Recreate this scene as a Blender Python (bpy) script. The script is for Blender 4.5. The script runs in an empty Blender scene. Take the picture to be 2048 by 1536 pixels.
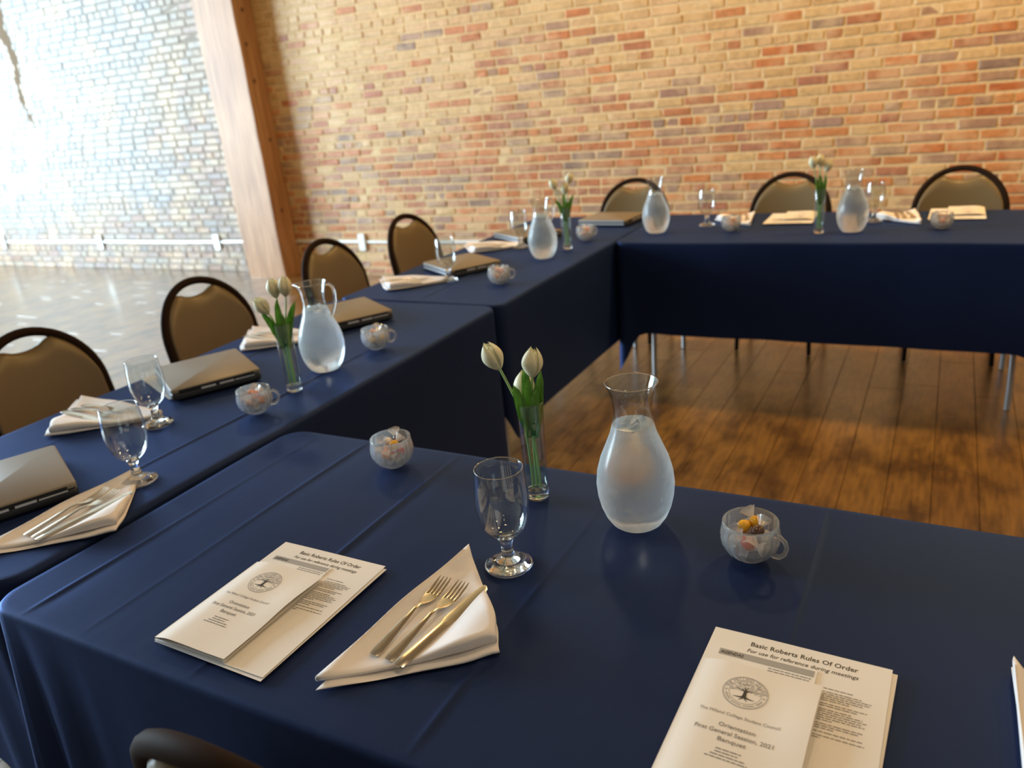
import bpy, bmesh, math, random
from mathutils import Vector, Matrix, Euler

R = random.Random(7)
PI = math.pi
scene = bpy.context.scene
COL = scene.collection

# ------------------------------------------------------------------ camera
TZ = 0.74                                   # height of the cloth-covered table tops
PITCH, YAW, ROLL, FPX = 0.3558, -0.5201, -0.1003, 1574.8
CAMP = Vector((1.3933, -2.4043, 0.725 + TZ))
fw = Vector((math.sin(YAW) * math.cos(PITCH), math.cos(YAW) * math.cos(PITCH), -math.sin(PITCH)))
r0 = Vector((math.cos(YAW), -math.sin(YAW), 0))
u0 = r0.cross(fw)
cr, sr = math.cos(ROLL), math.sin(ROLL)
RV = r0 * cr + u0 * sr
UV = u0 * cr - r0 * sr
cam_data = bpy.data.cameras.new('camera')
cam = bpy.data.objects.new('camera', cam_data)
COL.objects.link(cam)
m = Matrix.Identity(4)
for i in range(3):
    m[i][0] = RV[i]; m[i][1] = UV[i]; m[i][2] = -fw[i]; m[i][3] = CAMP[i]
cam.matrix_world = m
cam_data.sensor_width = 36
cam_data.lens = 36 * FPX / 2048
cam_data.clip_start = 0.02
cam_data.dof.use_dof = True
cam_data.dof.focus_distance = 1.2
cam_data.dof.aperture_fstop = 4.0
scene.camera = cam

def project(P):
    d = Vector(P) - CAMP
    z = d.dot(fw)
    return 1024 + FPX * d.dot(RV) / z, 768 - FPX * d.dot(UV) / z, z

# ------------------------------------------------------------------ light
vs = scene.view_settings
vs.view_transform = 'Standard'; vs.look = 'None'; vs.gamma = 1.0; vs.exposure = -0.22
vs.use_curve_mapping = False
world = bpy.data.worlds.new('world'); scene.world = world
world.use_nodes = True
bg = world.node_tree.nodes['Background']
bg.inputs[0].default_value = (0.72, 0.86, 1.0, 1); bg.inputs[1].default_value = 1.0

ROOM = dict(x0=-10.6, x1=4.6, y0=-7.0, y1=3.2825, z1=4.8)
WINDOWS = [(-3.7, -1.5), (-1.1, 1.0), (1.4, 2.8)]         # openings in the left wall, y from / to
WSILL, WHEAD = 0.12, 4.4

def area(name, loc, rot, sx, sy, power, color, spread=180):
    l = bpy.data.lights.new(name, 'AREA'); l.shape = 'RECTANGLE'; l.size = sx; l.size_y = sy
    l.energy = power; l.color = color; l.spread = math.radians(spread)
    o = bpy.data.objects.new(name, l); COL.objects.link(o); o.location = loc; o.rotation_euler = rot
    return o
for (ya, yb), pw in zip(WINDOWS, (1500, 1150, 120)):
    area('window_daylight', (ROOM['x0'] - 0.02, (ya + yb) / 2, (WSILL + WHEAD) / 2), (0, -PI / 2, 0),
         WHEAD - WSILL, yb - ya, pw, (0.66, 0.86, 1.0))
WARM = (1.0, 0.60, 0.22)
LAMPS = [(-2.6, 1.75, 28), (-0.4, 1.75, 39), (1.8, 1.75, 55), (3.6, 1.75, 52), (0.4, -1.2, 13), (2.6, -1.2, 15), (2.2, -3.8, 6)]

# ------------------------------------------------------------------ materials
MATS = {}
def nt(name):
    m = bpy.data.materials.new(name); m.use_nodes = True
    t = m.node_tree; b = t.nodes['Principled BSDF']
    MATS[name] = m
    return m, t, b, t.nodes.new, t.links.new
def setv(b, **kw):
    for k, v in kw.items():
        k = k.replace('_', ' ')
        if k in b.inputs:
            b.inputs[k].default_value = v if not isinstance(v, tuple) else (v + (1,) if len(v) == 3 else v)
def simple(name, color, rough=0.5, metal=0.0, **kw):
    m, t, b, N, L = nt(name)
    setv(b, Base_Color=color, Roughness=rough, Metallic=metal, **kw)
    return m
def noise(N, L, t, scale, detail=4, vec=None, rough=0.55):
    n = N('ShaderNodeTexNoise'); n.inputs['Scale'].default_value = scale; n.inputs['Detail'].default_value = detail
    n.inputs['Roughness'].default_value = rough
    if vec is not None: L(vec, n.inputs['Vector'])
    return n
def coords(N, L, kind='Object', scale=(1, 1, 1)):
    c = N('ShaderNodeTexCoord'); mp = N('ShaderNodeMapping'); mp.inputs['Scale'].default_value = scale
    L(c.outputs[kind], mp.inputs['Vector']); return mp.outputs['Vector']
def worldpos(N, L, scale=(1, 1, 1)):
    g = N('ShaderNodeNewGeometry'); mp = N('ShaderNodeMapping'); mp.inputs['Scale'].default_value = scale
    L(g.outputs['Position'], mp.inputs['Vector']); return mp.outputs['Vector']
def ramp(N, L, fac, stops):
    r = N('ShaderNodeValToRGB'); e = r.color_ramp.elements
    while len(e) < len(stops): e.new(0.5)
    for i, (p, c) in enumerate(stops):
        e[i].position = p; e[i].color = tuple(c) + (1,) if len(c) == 3 else c
    L(fac, r.inputs['Fac']); return r.outputs['Color']
def mix(N, L, fac, a, b, mode='MIX'):
    n = N('ShaderNodeMix'); n.data_type = 'RGBA'; n.blend_type = mode
    for sock, v in ((n.inputs[0], fac), (n.inputs[6], a), (n.inputs[7], b)):
        if isinstance(v, (int, float)): sock.default_value = v
        elif isinstance(v, tuple): sock.default_value = v + (1,) if len(v) == 3 else v
        else: L(v, sock)
    return n.outputs[2]
def bump(N, L, b, h, strength, dist=0.01):
    n = N('ShaderNodeBump'); n.inputs['Strength'].default_value = strength; n.inputs['Distance'].default_value = dist
    L(h, n.inputs['Height']); L(n.outputs['Normal'], b.inputs['Normal'])

def piececolor(N, L):
    """colour of a single piece: object colour times the mesh's Col attribute"""
    oi = N('ShaderNodeObjectInfo'); at = N('ShaderNodeAttribute'); at.attribute_name = 'Col'
    return mix(N, L, 1.0, oi.outputs['Color'], at.outputs['Color'], 'MULTIPLY')

# brick
m, t, b, N, L = nt('brick')
wp = worldpos(N, L)
c = piececolor(N, L)
n1 = noise(N, L, t, 28, 5, wp); n2 = noise(N, L, t, 4.5, 4, wp)
smear = ramp(N, L, n2.outputs['Fac'], [(0.48, (0, 0, 0)), (0.62, (1, 1, 1))])
c2 = mix(N, L, 0.45, c, ramp(N, L, n1.outputs['Fac'], [(0.3, (0.35, 0.33, 0.3)), (0.7, (1.0, 1.0, 1.0))]), 'MULTIPLY')
sm = N('ShaderNodeMath'); sm.operation = 'MULTIPLY'; sm.inputs[1].default_value = 0.42; L(smear, sm.inputs[0])
c3 = mix(N, L, sm.outputs[0], c2, (0.66, 0.47, 0.26))
L(c3, b.inputs['Base Color']); setv(b, Roughness=0.55)
bump(N, L, b, n1.outputs['Fac'], 0.6, 0.004)
# mortar
m, t, b, N, L = nt('mortar')
wp = worldpos(N, L)
at = N('ShaderNodeAttribute'); at.attribute_name = 'Col'
n1 = noise(N, L, t, 40, 5, wp); n2 = noise(N, L, t, 1.7, 3, wp)
c = mix(N, L, 1.0, at.outputs['Color'], ramp(N, L, n1.outputs['Fac'], [(0.3, (0.78, 0.76, 0.73)), (0.7, (1, 1, 1))]), 'MULTIPLY')
c = mix(N, L, 0.35, c, ramp(N, L, n2.outputs['Fac'], [(0.35, (0.7, 0.66, 0.6)), (0.65, (1, 1, 1))]), 'MULTIPLY')
L(c, b.inputs['Base Color']); setv(b, Roughness=0.7)
bump(N, L, b, n1.outputs['Fac'], 0.7, 0.006)
# floor plank
m, t, b, N, L = nt('plank')
wp = worldpos(N, L, (9, 1.1, 1)); wp2 = worldpos(N, L, (3.2, 1.6, 1))
c = piececolor(N, L)
n1 = noise(N, L, t, 6, 6, wp); n2 = noise(N, L, t, 2.6, 4, wp2)
c = mix(N, L, 0.75, c, ramp(N, L, n1.outputs['Fac'], [(0.32, (0.42, 0.36, 0.3)), (0.62, (1.15, 1.1, 1.0))]), 'MULTIPLY')
c = mix(N, L, 0.9, c, ramp(N, L, n2.outputs['Fac'], [(0.34, (0.32, 0.26, 0.2)), (0.55, (1, 1, 1))]), 'MULTIPLY')
L(c, b.inputs['Base Color']); setv(b, Roughness=0.34)
b.inputs['Specular IOR Level'].default_value = 0.8
b.inputs['Coat Weight'].default_value = 1.0; b.inputs['Coat Roughness'].default_value = 0.22
bump(N, L, b, n1.outputs['Fac'], 0.15, 0.002)
simple('floor_joint', (0.03, 0.016, 0.008), 0.8)
# timber column
m, t, b, N, L = nt('timber')
v = coords(N, L, 'Object', (7, 7, 0.5))
n1 = noise(N, L, t, 3.5, 7, v); n2 = noise(N, L, t, 0.8, 3, coords(N, L, 'Object', (3, 3, 1)))
c = ramp(N, L, n1.outputs['Fac'], [(0.25, (0.26, 0.125, 0.052)), (0.5, (0.43, 0.235, 0.11)), (0.75, (0.56, 0.34, 0.18))])
c = mix(N, L, 0.5, c, ramp(N, L, n2.outputs['Fac'], [(0.35, (0.66, 0.5, 0.4)), (0.65, (1, 1, 1))]), 'MULTIPLY')
L(c, b.inputs['Base Color']); setv(b, Roughness=0.5)
bump(N, L, b, n1.outputs['Fac'], 0.3, 0.004)
simple('knot', (0.07, 0.028, 0.012), 0.6)
# table cloth
m, t, b, N, L = nt('navy_cloth')
v = coords(N, L, 'Object', (1, 1, 1))
wv = noise(N, L, t, 900, 2, v); n2 = noise(N, L, t, 3.0, 3, v); n3 = noise(N, L, t, 14, 3, coords(N, L, 'Object', (1, 0.35, 1)))
c = ramp(N, L, n2.outputs['Fac'], [(0.3, (0.0075, 0.0135, 0.044)), (0.7, (0.0092, 0.0165, 0.053))])
L(c, b.inputs['Base Color']); setv(b, Roughness=0.6)
b.inputs['Specular IOR Level'].default_value = 0.06
fr = N('ShaderNodeFresnel'); fr.inputs['IOR'].default_value = 1.40          # satin sheen of the dyed fibres
gl = N('ShaderNodeBsdfGlossy'); gl.inputs['Color'].default_value = (0.12, 0.29, 0.86, 1); gl.inputs['Roughness'].default_value = 0.5
cl = N('ShaderNodeMath'); cl.operation = 'MINIMUM'; cl.inputs[1].default_value = 0.15; L(fr.outputs[0], cl.inputs[0])
mxs = N('ShaderNodeMixShader'); L(cl.outputs[0], mxs.inputs[0]); L(b.outputs[0], mxs.inputs[1]); L(gl.outputs[0], mxs.inputs[2])
L(mxs.outputs[0], t.nodes['Material Output'].inputs['Surface'])
ad = N('ShaderNodeMath'); ad.operation = 'MULTIPLY_ADD'; ad.inputs[1].default_value = 0.06
L(wv.outputs['Fac'], ad.inputs[0]); L(n3.outputs['Fac'], ad.inputs[2])
bump(N, L, b, ad.outputs[0], 0.22, 0.006)

def thin_glass(name, tint, rough=0.015, ior=1.45):
    """thin-walled clear glass: straight-through transmission plus a Fresnel reflection"""
    m = bpy.data.materials.new(name); m.use_nodes = True; t = m.node_tree; MATS[name] = m
    t.nodes.remove(t.nodes['Principled BSDF']); N = t.nodes.new; L = t.links.new
    out = t.nodes['Material Output']
    fr = N('ShaderNodeFresnel'); fr.inputs['IOR'].default_value = ior
    g = N('ShaderNodeNewGeometry'); mi = N('ShaderNodeMix'); mi.data_type = 'FLOAT'        # same reflectance from both faces of the thin wall
    mi.inputs[2].default_value = ior; mi.inputs[3].default_value = 1 / ior
    L(g.outputs['Backfacing'], mi.inputs[0]); L(mi.outputs[0], fr.inputs['IOR'])
    tr = N('ShaderNodeBsdfTransparent'); tr.inputs[0].default_value = tint + (1,)
    gl = N('ShaderNodeBsdfGlossy'); gl.inputs['Roughness'].default_value = rough
    mx = N('ShaderNodeMixShader'); L(fr.outputs[0], mx.inputs[0]); L(tr.outputs[0], mx.inputs[1]); L(gl.outputs[0], mx.inputs[2])
    L(mx.outputs[0], out.inputs['Surface'])
    return m
thin_glass('clear_glass', (0.955, 0.97, 0.97), 0.015, 1.75)
thin_glass('vase_glass', (0.91, 0.95, 0.945), 0.015, 1.85)
thin_glass('window_glass', (0.96, 0.98, 0.98), 0.0)
m = thin_glass('wrapper', (0.9, 0.9, 0.9), 0.1, 1.6)
t = m.node_tree; N = t.nodes.new; L = t.links.new; out = t.nodes['Material Output']
src = out.inputs['Surface'].links[0].from_socket; df = N('ShaderNodeBsdfDiffuse'); df.inputs[0].default_value = (0.85, 0.82, 0.80, 1)
mx = N('ShaderNodeMixShader'); mx.inputs[0].default_value = 0.42; L(src, mx.inputs[1]); L(df.outputs[0], mx.inputs[2]); L(mx.outputs[0], out.inputs['Surface'])
m, t, b, N, L = nt('solid_glass')
setv(b, Base_Color=(0.97, 0.99, 0.99), Roughness=0.01); b.inputs['Transmission Weight'].default_value = 1.0; b.inputs['IOR'].default_value = 1.48
m, t, b, N, L = nt('cut_glass')
setv(b, Base_Color=(0.98, 0.99, 1.0), Roughness=0.0); b.inputs['Transmission Weight'].default_value = 1.0; b.inputs['IOR'].default_value = 1.38
df = N('ShaderNodeBsdfTranslucent'); df.inputs[0].default_value = (0.85, 0.92, 0.95, 1); d2 = N('ShaderNodeBsdfDiffuse'); d2.inputs[0].default_value = (0.85, 0.92, 0.95, 1)
ms = N('ShaderNodeMixShader'); ms.inputs[0].default_value = 0.5; L(df.outputs[0], ms.inputs[1]); L(d2.outputs[0], ms.inputs[2])
mx = N('ShaderNodeMixShader'); mx.inputs[0].default_value = 0.14; L(b.outputs[0], mx.inputs[1]); L(ms.outputs[0], mx.inputs[2]); L(mx.outputs[0], t.nodes['Material Output'].inputs['Surface'])
# iced carafe: water-filled glass misted over with condensation
m, t, b, N, L = nt('misted_glass')
v = coords(N, L, 'Object')
n1 = noise(N, L, t, 22, 4, v); n2 = noise(N, L, t, 160, 3, v)
fac = ramp(N, L, n1.outputs['Fac'], [(0.3, (0.08, 0.08, 0.08)), (0.7, (0.22, 0.22, 0.22))])
setv(b, Base_Color=(0.93, 0.97, 1.0), Roughness=0.2); b.inputs['Transmission Weight'].default_value = 1.0; b.inputs['IOR'].default_value = 1.33
L(ramp(N, L, n1.outputs['Fac'], [(0.3, (0.16, 0.16, 0.16)), (0.7, (0.26, 0.26, 0.26))]), b.inputs['Roughness'])
df = N('ShaderNodeBsdfDiffuse'); df.inputs[0].default_value = (0.72, 0.86, 0.93, 1)
tl = N('ShaderNodeBsdfTranslucent'); tl.inputs[0].default_value = (0.80, 0.88, 0.93, 1)
m2 = N('ShaderNodeMixShader'); m2.inputs[0].default_value = 0.5; L(df.outputs[0], m2.inputs[1]); L(tl.outputs[0], m2.inputs[2])
lw = N('ShaderNodeLayerWeight'); lw.inputs['Blend'].default_value = 0.35
ma = N('ShaderNodeMath'); ma.operation = 'MULTIPLY_ADD'; ma.inputs[1].default_value = 0.55; L(lw.outputs['Facing'], ma.inputs[0]); L(fac, ma.inputs[2])
m1 = N('ShaderNodeMixShader'); L(ma.outputs[0], m1.inputs[0]); L(b.outputs[0], m1.inputs[1]); L(m2.outputs[0], m1.inputs[2])
L(m1.outputs[0], t.nodes['Material Output'].inputs['Surface'])
bump(N, L, b, n2.outputs['Fac'], 0.06, 0.001)
m, t, b, N, L = nt('ice')
setv(b, Base_Color=(0.95, 0.98, 1.0), Roughness=0.12); b.inputs['Transmission Weight'].default_value = 0.8; b.inputs['IOR'].default_value = 1.31
# chair
m, t, b, N, L = nt('taupe_vinyl')
n1 = noise(N, L, t, 260, 2, coords(N, L))
setv(b, Base_Color=(0.150, 0.108, 0.050), Roughness=0.42)
bump(N, L, b, n1.outputs['Fac'], 0.12, 0.001)
simple('chair_frame', (0.022, 0.013, 0.009), 0.7, 0.0, Specular_IOR_Level=0.03)
simple('black_rubber', (0.01, 0.01, 0.01), 0.6)
simple('grey_metal', (0.42, 0.43, 0.44), 0.4, 0.6)
simple('table_plastic', (0.55, 0.54, 0.5), 0.6)
# linen, paper
m, t, b, N, L = nt('linen')
n1 = noise(N, L, t, 700, 2, coords(N, L)); n2 = noise(N, L, t, 40, 3, coords(N, L))
setv(b, Base_Color=(0.80, 0.765, 0.755), Roughness=0.75)
b.inputs['Sheen Weight'].default_value = 0.1
ad = N('ShaderNodeMath'); ad.operation = 'MULTIPLY_ADD'; ad.inputs[1].default_value = 0.15
L(n1.outputs['Fac'], ad.inputs[0]); L(n2.outputs['Fac'], ad.inputs[2])
bump(N, L, b, ad.outputs[0], 0.25, 0.002)
simple('paper', (0.80, 0.785, 0.76), 0.6)
simple('cream_paper', (0.78, 0.745, 0.69), 0.6)
simple('ink', (0.035, 0.033, 0.032), 0.7)
simple('grey_ink', (0.22, 0.205, 0.19), 0.7)
simple('pale_ink', (0.36, 0.345, 0.33), 0.7)
simple('grey_bar', (0.36, 0.355, 0.34), 0.7)
m, t, b, N, L = nt('steel')
n1 = noise(N, L, t, 30, 2, coords(N, L, 'Object', (6, 0.5, 1)))
setv(b, Base_Color=(0.74, 0.67, 0.54), Metallic=1.0, Roughness=0.19)
# laptop
simple('laptop_lid', (0.20, 0.165, 0.122), 0.42, 0.1)
simple('laptop_body', (0.012, 0.012, 0.013), 0.4)
simple('silver_trim', (0.74, 0.75, 0.76), 0.42, 0.5)
# tulip
m, t, b, N, L = nt('petal')
v = coords(N, L, 'Object', (1, 1, 1)); n1 = noise(N, L, t, 90, 3, v)
c = ramp(N, L, n1.outputs['Fac'], [(0.3, (0.86, 0.82, 0.58)), (0.7, (0.92, 0.89, 0.72))])
L(c, b.inputs['Base Color']); setv(b, Roughness=0.45)
tl = N('ShaderNodeBsdfTranslucent'); L(c, tl.inputs[0]); mx = N('ShaderNodeMixShader'); mx.inputs[0].default_value = 0.4
L(b.outputs[0], mx.inputs[1]); L(tl.outputs[0], mx.inputs[2]); L(mx.outputs[0], t.nodes['Material Output'].inputs['Surface'])
m, t, b, N, L = nt('leaf')
n1 = noise(N, L, t, 60, 3, coords(N, L, 'Object', (4, 4, 0.6)))
c = ramp(N, L, n1.outputs['Fac'], [(0.3, (0.09, 0.28, 0.03)), (0.7, (0.26, 0.50, 0.09))])
L(c, b.inputs['Base Color']); setv(b, Roughness=0.4)
tl = N('ShaderNodeBsdfTranslucent'); L(c, tl.inputs[0]); mx = N('ShaderNodeMixShader'); mx.inputs[0].default_value = 0.4
L(b.outputs[0], mx.inputs[1]); L(tl.outputs[0], mx.inputs[2]); L(mx.outputs[0], t.nodes['Material Output'].inputs['Surface'])
simple('stem', (0.30, 0.46, 0.16), 0.45)
# conduit, room
simple('conduit_paint', (0.66, 0.68, 0.66), 0.4, 0.3)
simple('plaster', (0.30, 0.25, 0.19), 0.8)
simple('ceiling_wood', (0.15, 0.09, 0.045), 0.7)
simple('window_paint', (0.06, 0.06, 0.06), 0.5)
simple('lamp_metal', (0.02, 0.02, 0.02), 0.4, 0.5)
m, t, b, N, L = nt('lamp_bulb')
setv(b, Base_Color=(1, 0.8, 0.5)); b.inputs['Emission Color'].default_value = WARM + (1,); b.inputs['Emission Strength'].default_value = 12
for nm, cc in dict(candy_white=(0.78, 0.72, 0.68), candy_red=(0.55, 0.045, 0.03), candy_yellow=(0.80, 0.42, 0.02),
                   candy_brown=(0.085, 0.04, 0.025), candy_orange=(0.75, 0.28, 0.12), candy_pink=(0.72, 0.42, 0.36), candy_gold=(0.62, 0.40, 0.10)).items():
    simple(nm, cc, 0.3)

# ------------------------------------------------------------------ mesh helpers
class MB:
    def __init__(s): s.v = []; s.f = []; s.c = None
    def add(s, vs, fs):
        o = len(s.v); s.v += [tuple(x) for x in vs]; s.f += [tuple(i + o for i in f) for f in fs]; return s
    def box(s, a, b):
        x0, y0, z0 = a; x1, y1, z1 = b
        return s.add([(x0, y0, z0), (x1, y0, z0), (x1, y1, z0), (x0, y1, z0), (x0, y0, z1), (x1, y0, z1), (x1, y1, z1), (x0, y1, z1)],
                     [(0, 3, 2, 1), (4, 5, 6, 7), (0, 1, 5, 4), (1, 2, 6, 5), (2, 3, 7, 6), (3, 0, 4, 7)])
    def grid(s, rows, closed_u=False, closed_v=False):
        """rows of equal-length point lists"""
        n = len(rows); k = len(rows[0]); vs = [p for r in rows for p in r]; fs = []
        for i in range(n if closed_v else n - 1):
            for j in range(k if closed_u else k - 1):
                a = i * k + j; b_ = i * k + (j + 1) % k; i2 = (i + 1) % n
                fs.append((a, b_, i2 * k + (j + 1) % k, i2 * k + j))
        return s.add(vs, fs)
    def tube(s, pts, r, n=10, cap=True):
        pts = [Vector(p) for p in pts]; rows = []
        rr = r if isinstance(r, (list, tuple)) else [r] * len(pts)
        up = None
        for i, p in enumerate(pts):
            d = (pts[min(i + 1, len(pts) - 1)] - pts[max(i - 1, 0)]).normalized()
            if up is None:
                up = Vector((0, 0, 1)) if abs(d.z) < 0.9 else Vector((1, 0, 0))
            a = (up - d * up.dot(d)).normalized(); up = a; b_ = d.cross(a)
            rows.append([p + (a * math.cos(2 * PI * k / n) + b_ * math.sin(2 * PI * k / n)) * rr[i] for k in range(n)])
        o = len(s.v); s.grid(rows, closed_u=True)
        if cap:
            s.f.append(tuple(o + k for k in reversed(range(n)))); s.f.append(tuple(o + (len(rows) - 1) * n + k for k in range(n)))
        return s
    def lathe(s, prof, n=40, mod=None):
        """prof: list of (r, z); r = 0 collapses to a pole"""
        rows = []
        for r, z in prof:
            rows.append([((r * (mod(2 * PI * k / n, z) if mod else 1)) * math.cos(2 * PI * k / n),
                          (r * (mod(2 * PI * k / n, z) if mod else 1)) * math.sin(2 * PI * k / n), z) for k in range(n)])
        return s.grid(rows, closed_u=True)
    def mesh(s, name, mat, smooth=True, angle=None, merge=1e-6):
        me = bpy.data.meshes.new(name); me.from_pydata(s.v, [], s.f); me.update()
        bm = bmesh.new(); bm.from_mesh(me)
        if merge: bmesh.ops.remove_doubles(bm, verts=bm.verts, dist=merge)
        bmesh.ops.recalc_face_normals(bm, faces=bm.faces)
        bm.to_mesh(me); bm.free()
        me.materials.append(MATS[mat])
        if smooth:
            for p in me.polygons: p.use_smooth = True
            if angle: me.set_sharp_from_angle(angle=math.radians(angle))
        return me
    def build(s, name, mat, parent=None, smooth=True, angle=40, merge=1e-6):
        return put(name, s.mesh(name, mat, smooth, angle, merge), parent)

def put(name, data, parent=None, loc=None, rz=None):
    o = bpy.data.objects.new(name, data); COL.objects.link(o)
    if parent is not None: o.parent = parent
    if loc is not None: o.location = loc
    if rz is not None: o.rotation_euler = (0, 0, rz)
    return o
def tag(o, label, cat, group=None, kind=None):
    o['label'] = label; o['category'] = cat
    if group: o['group'] = group
    if kind: o['kind'] = kind
    return o
def thing(name, loc, rz, label, cat, group=None):
    return tag(put(name, None, None, loc, rz), label, cat, group)
def struct(o, label=None):
    o['kind'] = 'structure'
    if label: o['label'] = label
    return o
def setcol(me, cols):
    """per-face colour attribute named Col"""
    a = me.color_attributes.new('Col', 'FLOAT_COLOR', 'CORNER')
    for p in me.polygons:
        cc = cols[p.index] if isinstance(cols, list) else cols
        for li in p.loop_indices: a.data[li].color = tuple(cc) + (1,)
CACHE = {}
def cached(key, fn):
    if key not in CACHE: CACHE[key] = fn()
    return CACHE[key]
def lerp(a, b, t): return a + (b - a) * t
def sstep(a, b, x):
    t = max(0, min(1, (x - a) / (b - a))); return t * t * (3 - 2 * t)
def mixc(a, b, t): return tuple(lerp(x, y, t) for x, y in zip(a, b))

# ------------------------------------------------------------------ tables: outlines (x0, x1, y0, y1)
NEAR = (0.022, 1.90, -1.871, -1.111)
LEFT1 = (-0.76, 0.0, -1.835, -0.005)
LEFT2 = (-0.76, 0.0, 0.005, 1.87)
FAR = (0.006, 1.84, 1.125, 1.885)
def behind_table(P):
    """does a table top stand between the camera and P?"""
    t_ = (TZ - CAMP.z) / (P.z - CAMP.z)
    q = CAMP + (P - CAMP) * t_
    return any(x0 < q.x < x1 and y0 < q.y < y1 for x0, x1, y0, y1 in (NEAR, LEFT1, LEFT2, FAR))

# ------------------------------------------------------------------ floor
def build_floor():
    x0, x1, y0, y1 = ROOM['x0'], ROOM['x1'], ROOM['y0'], ROOM['y1'] + 0.3
    fl = struct(MB().box((x0, y0, -0.1), (x1, y1, -0.006)).build('floor', 'floor_joint', smooth=False))
    W, Ln, G = 0.145, 1.22, 0.0014
    planks = []
    x = x0
    while x < x1:
        y = y0 - R.uniform(0, Ln)
        while y < y1:
            a, b_ = max(y, y0), min(y + Ln, y1)
            if b_ - a > 0.05: planks.append((x, min(x + W, x1), a, b_))
            y += Ln
        x += W
    def area_px(p):
        xa, xb, ya, yb = p
        c = Vector(((xa + xb) / 2, (ya + yb) / 2, 0))
        best = 0
        for fy in (0.15, 0.5, 0.85):
            q = Vector((c.x, lerp(ya, yb, fy), 0))
            px, py, z = project(q)
            if z > 0.1 and 0 < px < 2048 and 0 < py < 1536 and not behind_table(q):
                best = max(best, 1 / z ** 3)
        return best
    sc = sorted(range(len(planks)), key=lambda i: -area_px(planks[i]))
    single = set(i for i in sc[:300] if area_px(planks[i]) > 0)
    base = [(0.26, 0.142, 0.030), (0.225, 0.118, 0.025), (0.29, 0.165, 0.040), (0.245, 0.13, 0.032), (0.20, 0.10, 0.022)]
    def plank_mesh():
        mb = MB(); ch = 0.0015
        mb.add([(-.5, -.5, -1), (.5, -.5, -1), (.5, .5, -1), (-.5, .5, -1), (-.5, -.5, -.3), (.5, -.5, -.3), (.5, .5, -.3), (-.5, .5, -.3),
                (-.492, -.499, 0), (.492, -.499, 0), (.492, .499, 0), (-.492, .499, 0)],
               [(8, 9, 10, 11)] + [(i, (i + 1) % 4, 4 + (i + 1) % 4, 4 + i) for i in range(4)] + [(4 + i, 4 + (i + 1) % 4, 8 + (i + 1) % 4, 8 + i) for i in range(4)])
        me = mb.mesh('plank', 'plank', smooth=False); setcol(me, (1, 1, 1)); return me
    pm = plank_mesh()
    rest = MB(); cols = []
    for i, (xa, xb, ya, yb) in enumerate(planks):
        cc = mixc(R.choice(base), R.choice(base), R.random())
        if i in single:
            o = put('plank', pm, fl, ((xa + xb) / 2, (ya + yb) / 2, 0)); o.scale = (xb - xa - G, yb - ya - G, 0.006); o.color = cc + (1,)
        else:
            n0 = len(rest.f)
            rest.add([(xa + G / 2, ya + G / 2, 0), (xb - G / 2, ya + G / 2, 0), (xb - G / 2, yb - G / 2, 0), (xa + G / 2, yb - G / 2, 0),
                      (xa + G / 2, ya + G / 2, -.006), (xb - G / 2, ya + G / 2, -.006), (xb - G / 2, yb - G / 2, -.006), (xa + G / 2, yb - G / 2, -.006)],
                     [(0, 1, 2, 3), (0, 4, 5, 1), (1, 5, 6, 2), (2, 6, 7, 3), (3, 7, 4, 0)])
            cols += [cc] * (len(rest.f) - n0)
    me = bpy.data.meshes.new('planks'); me.from_pydata(rest.v, [], rest.f); me.materials.append(MATS['plank']); setcol(me, cols)
    o = put('planks', me, fl); o['kind'] = 'stuff'
build_floor()

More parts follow.
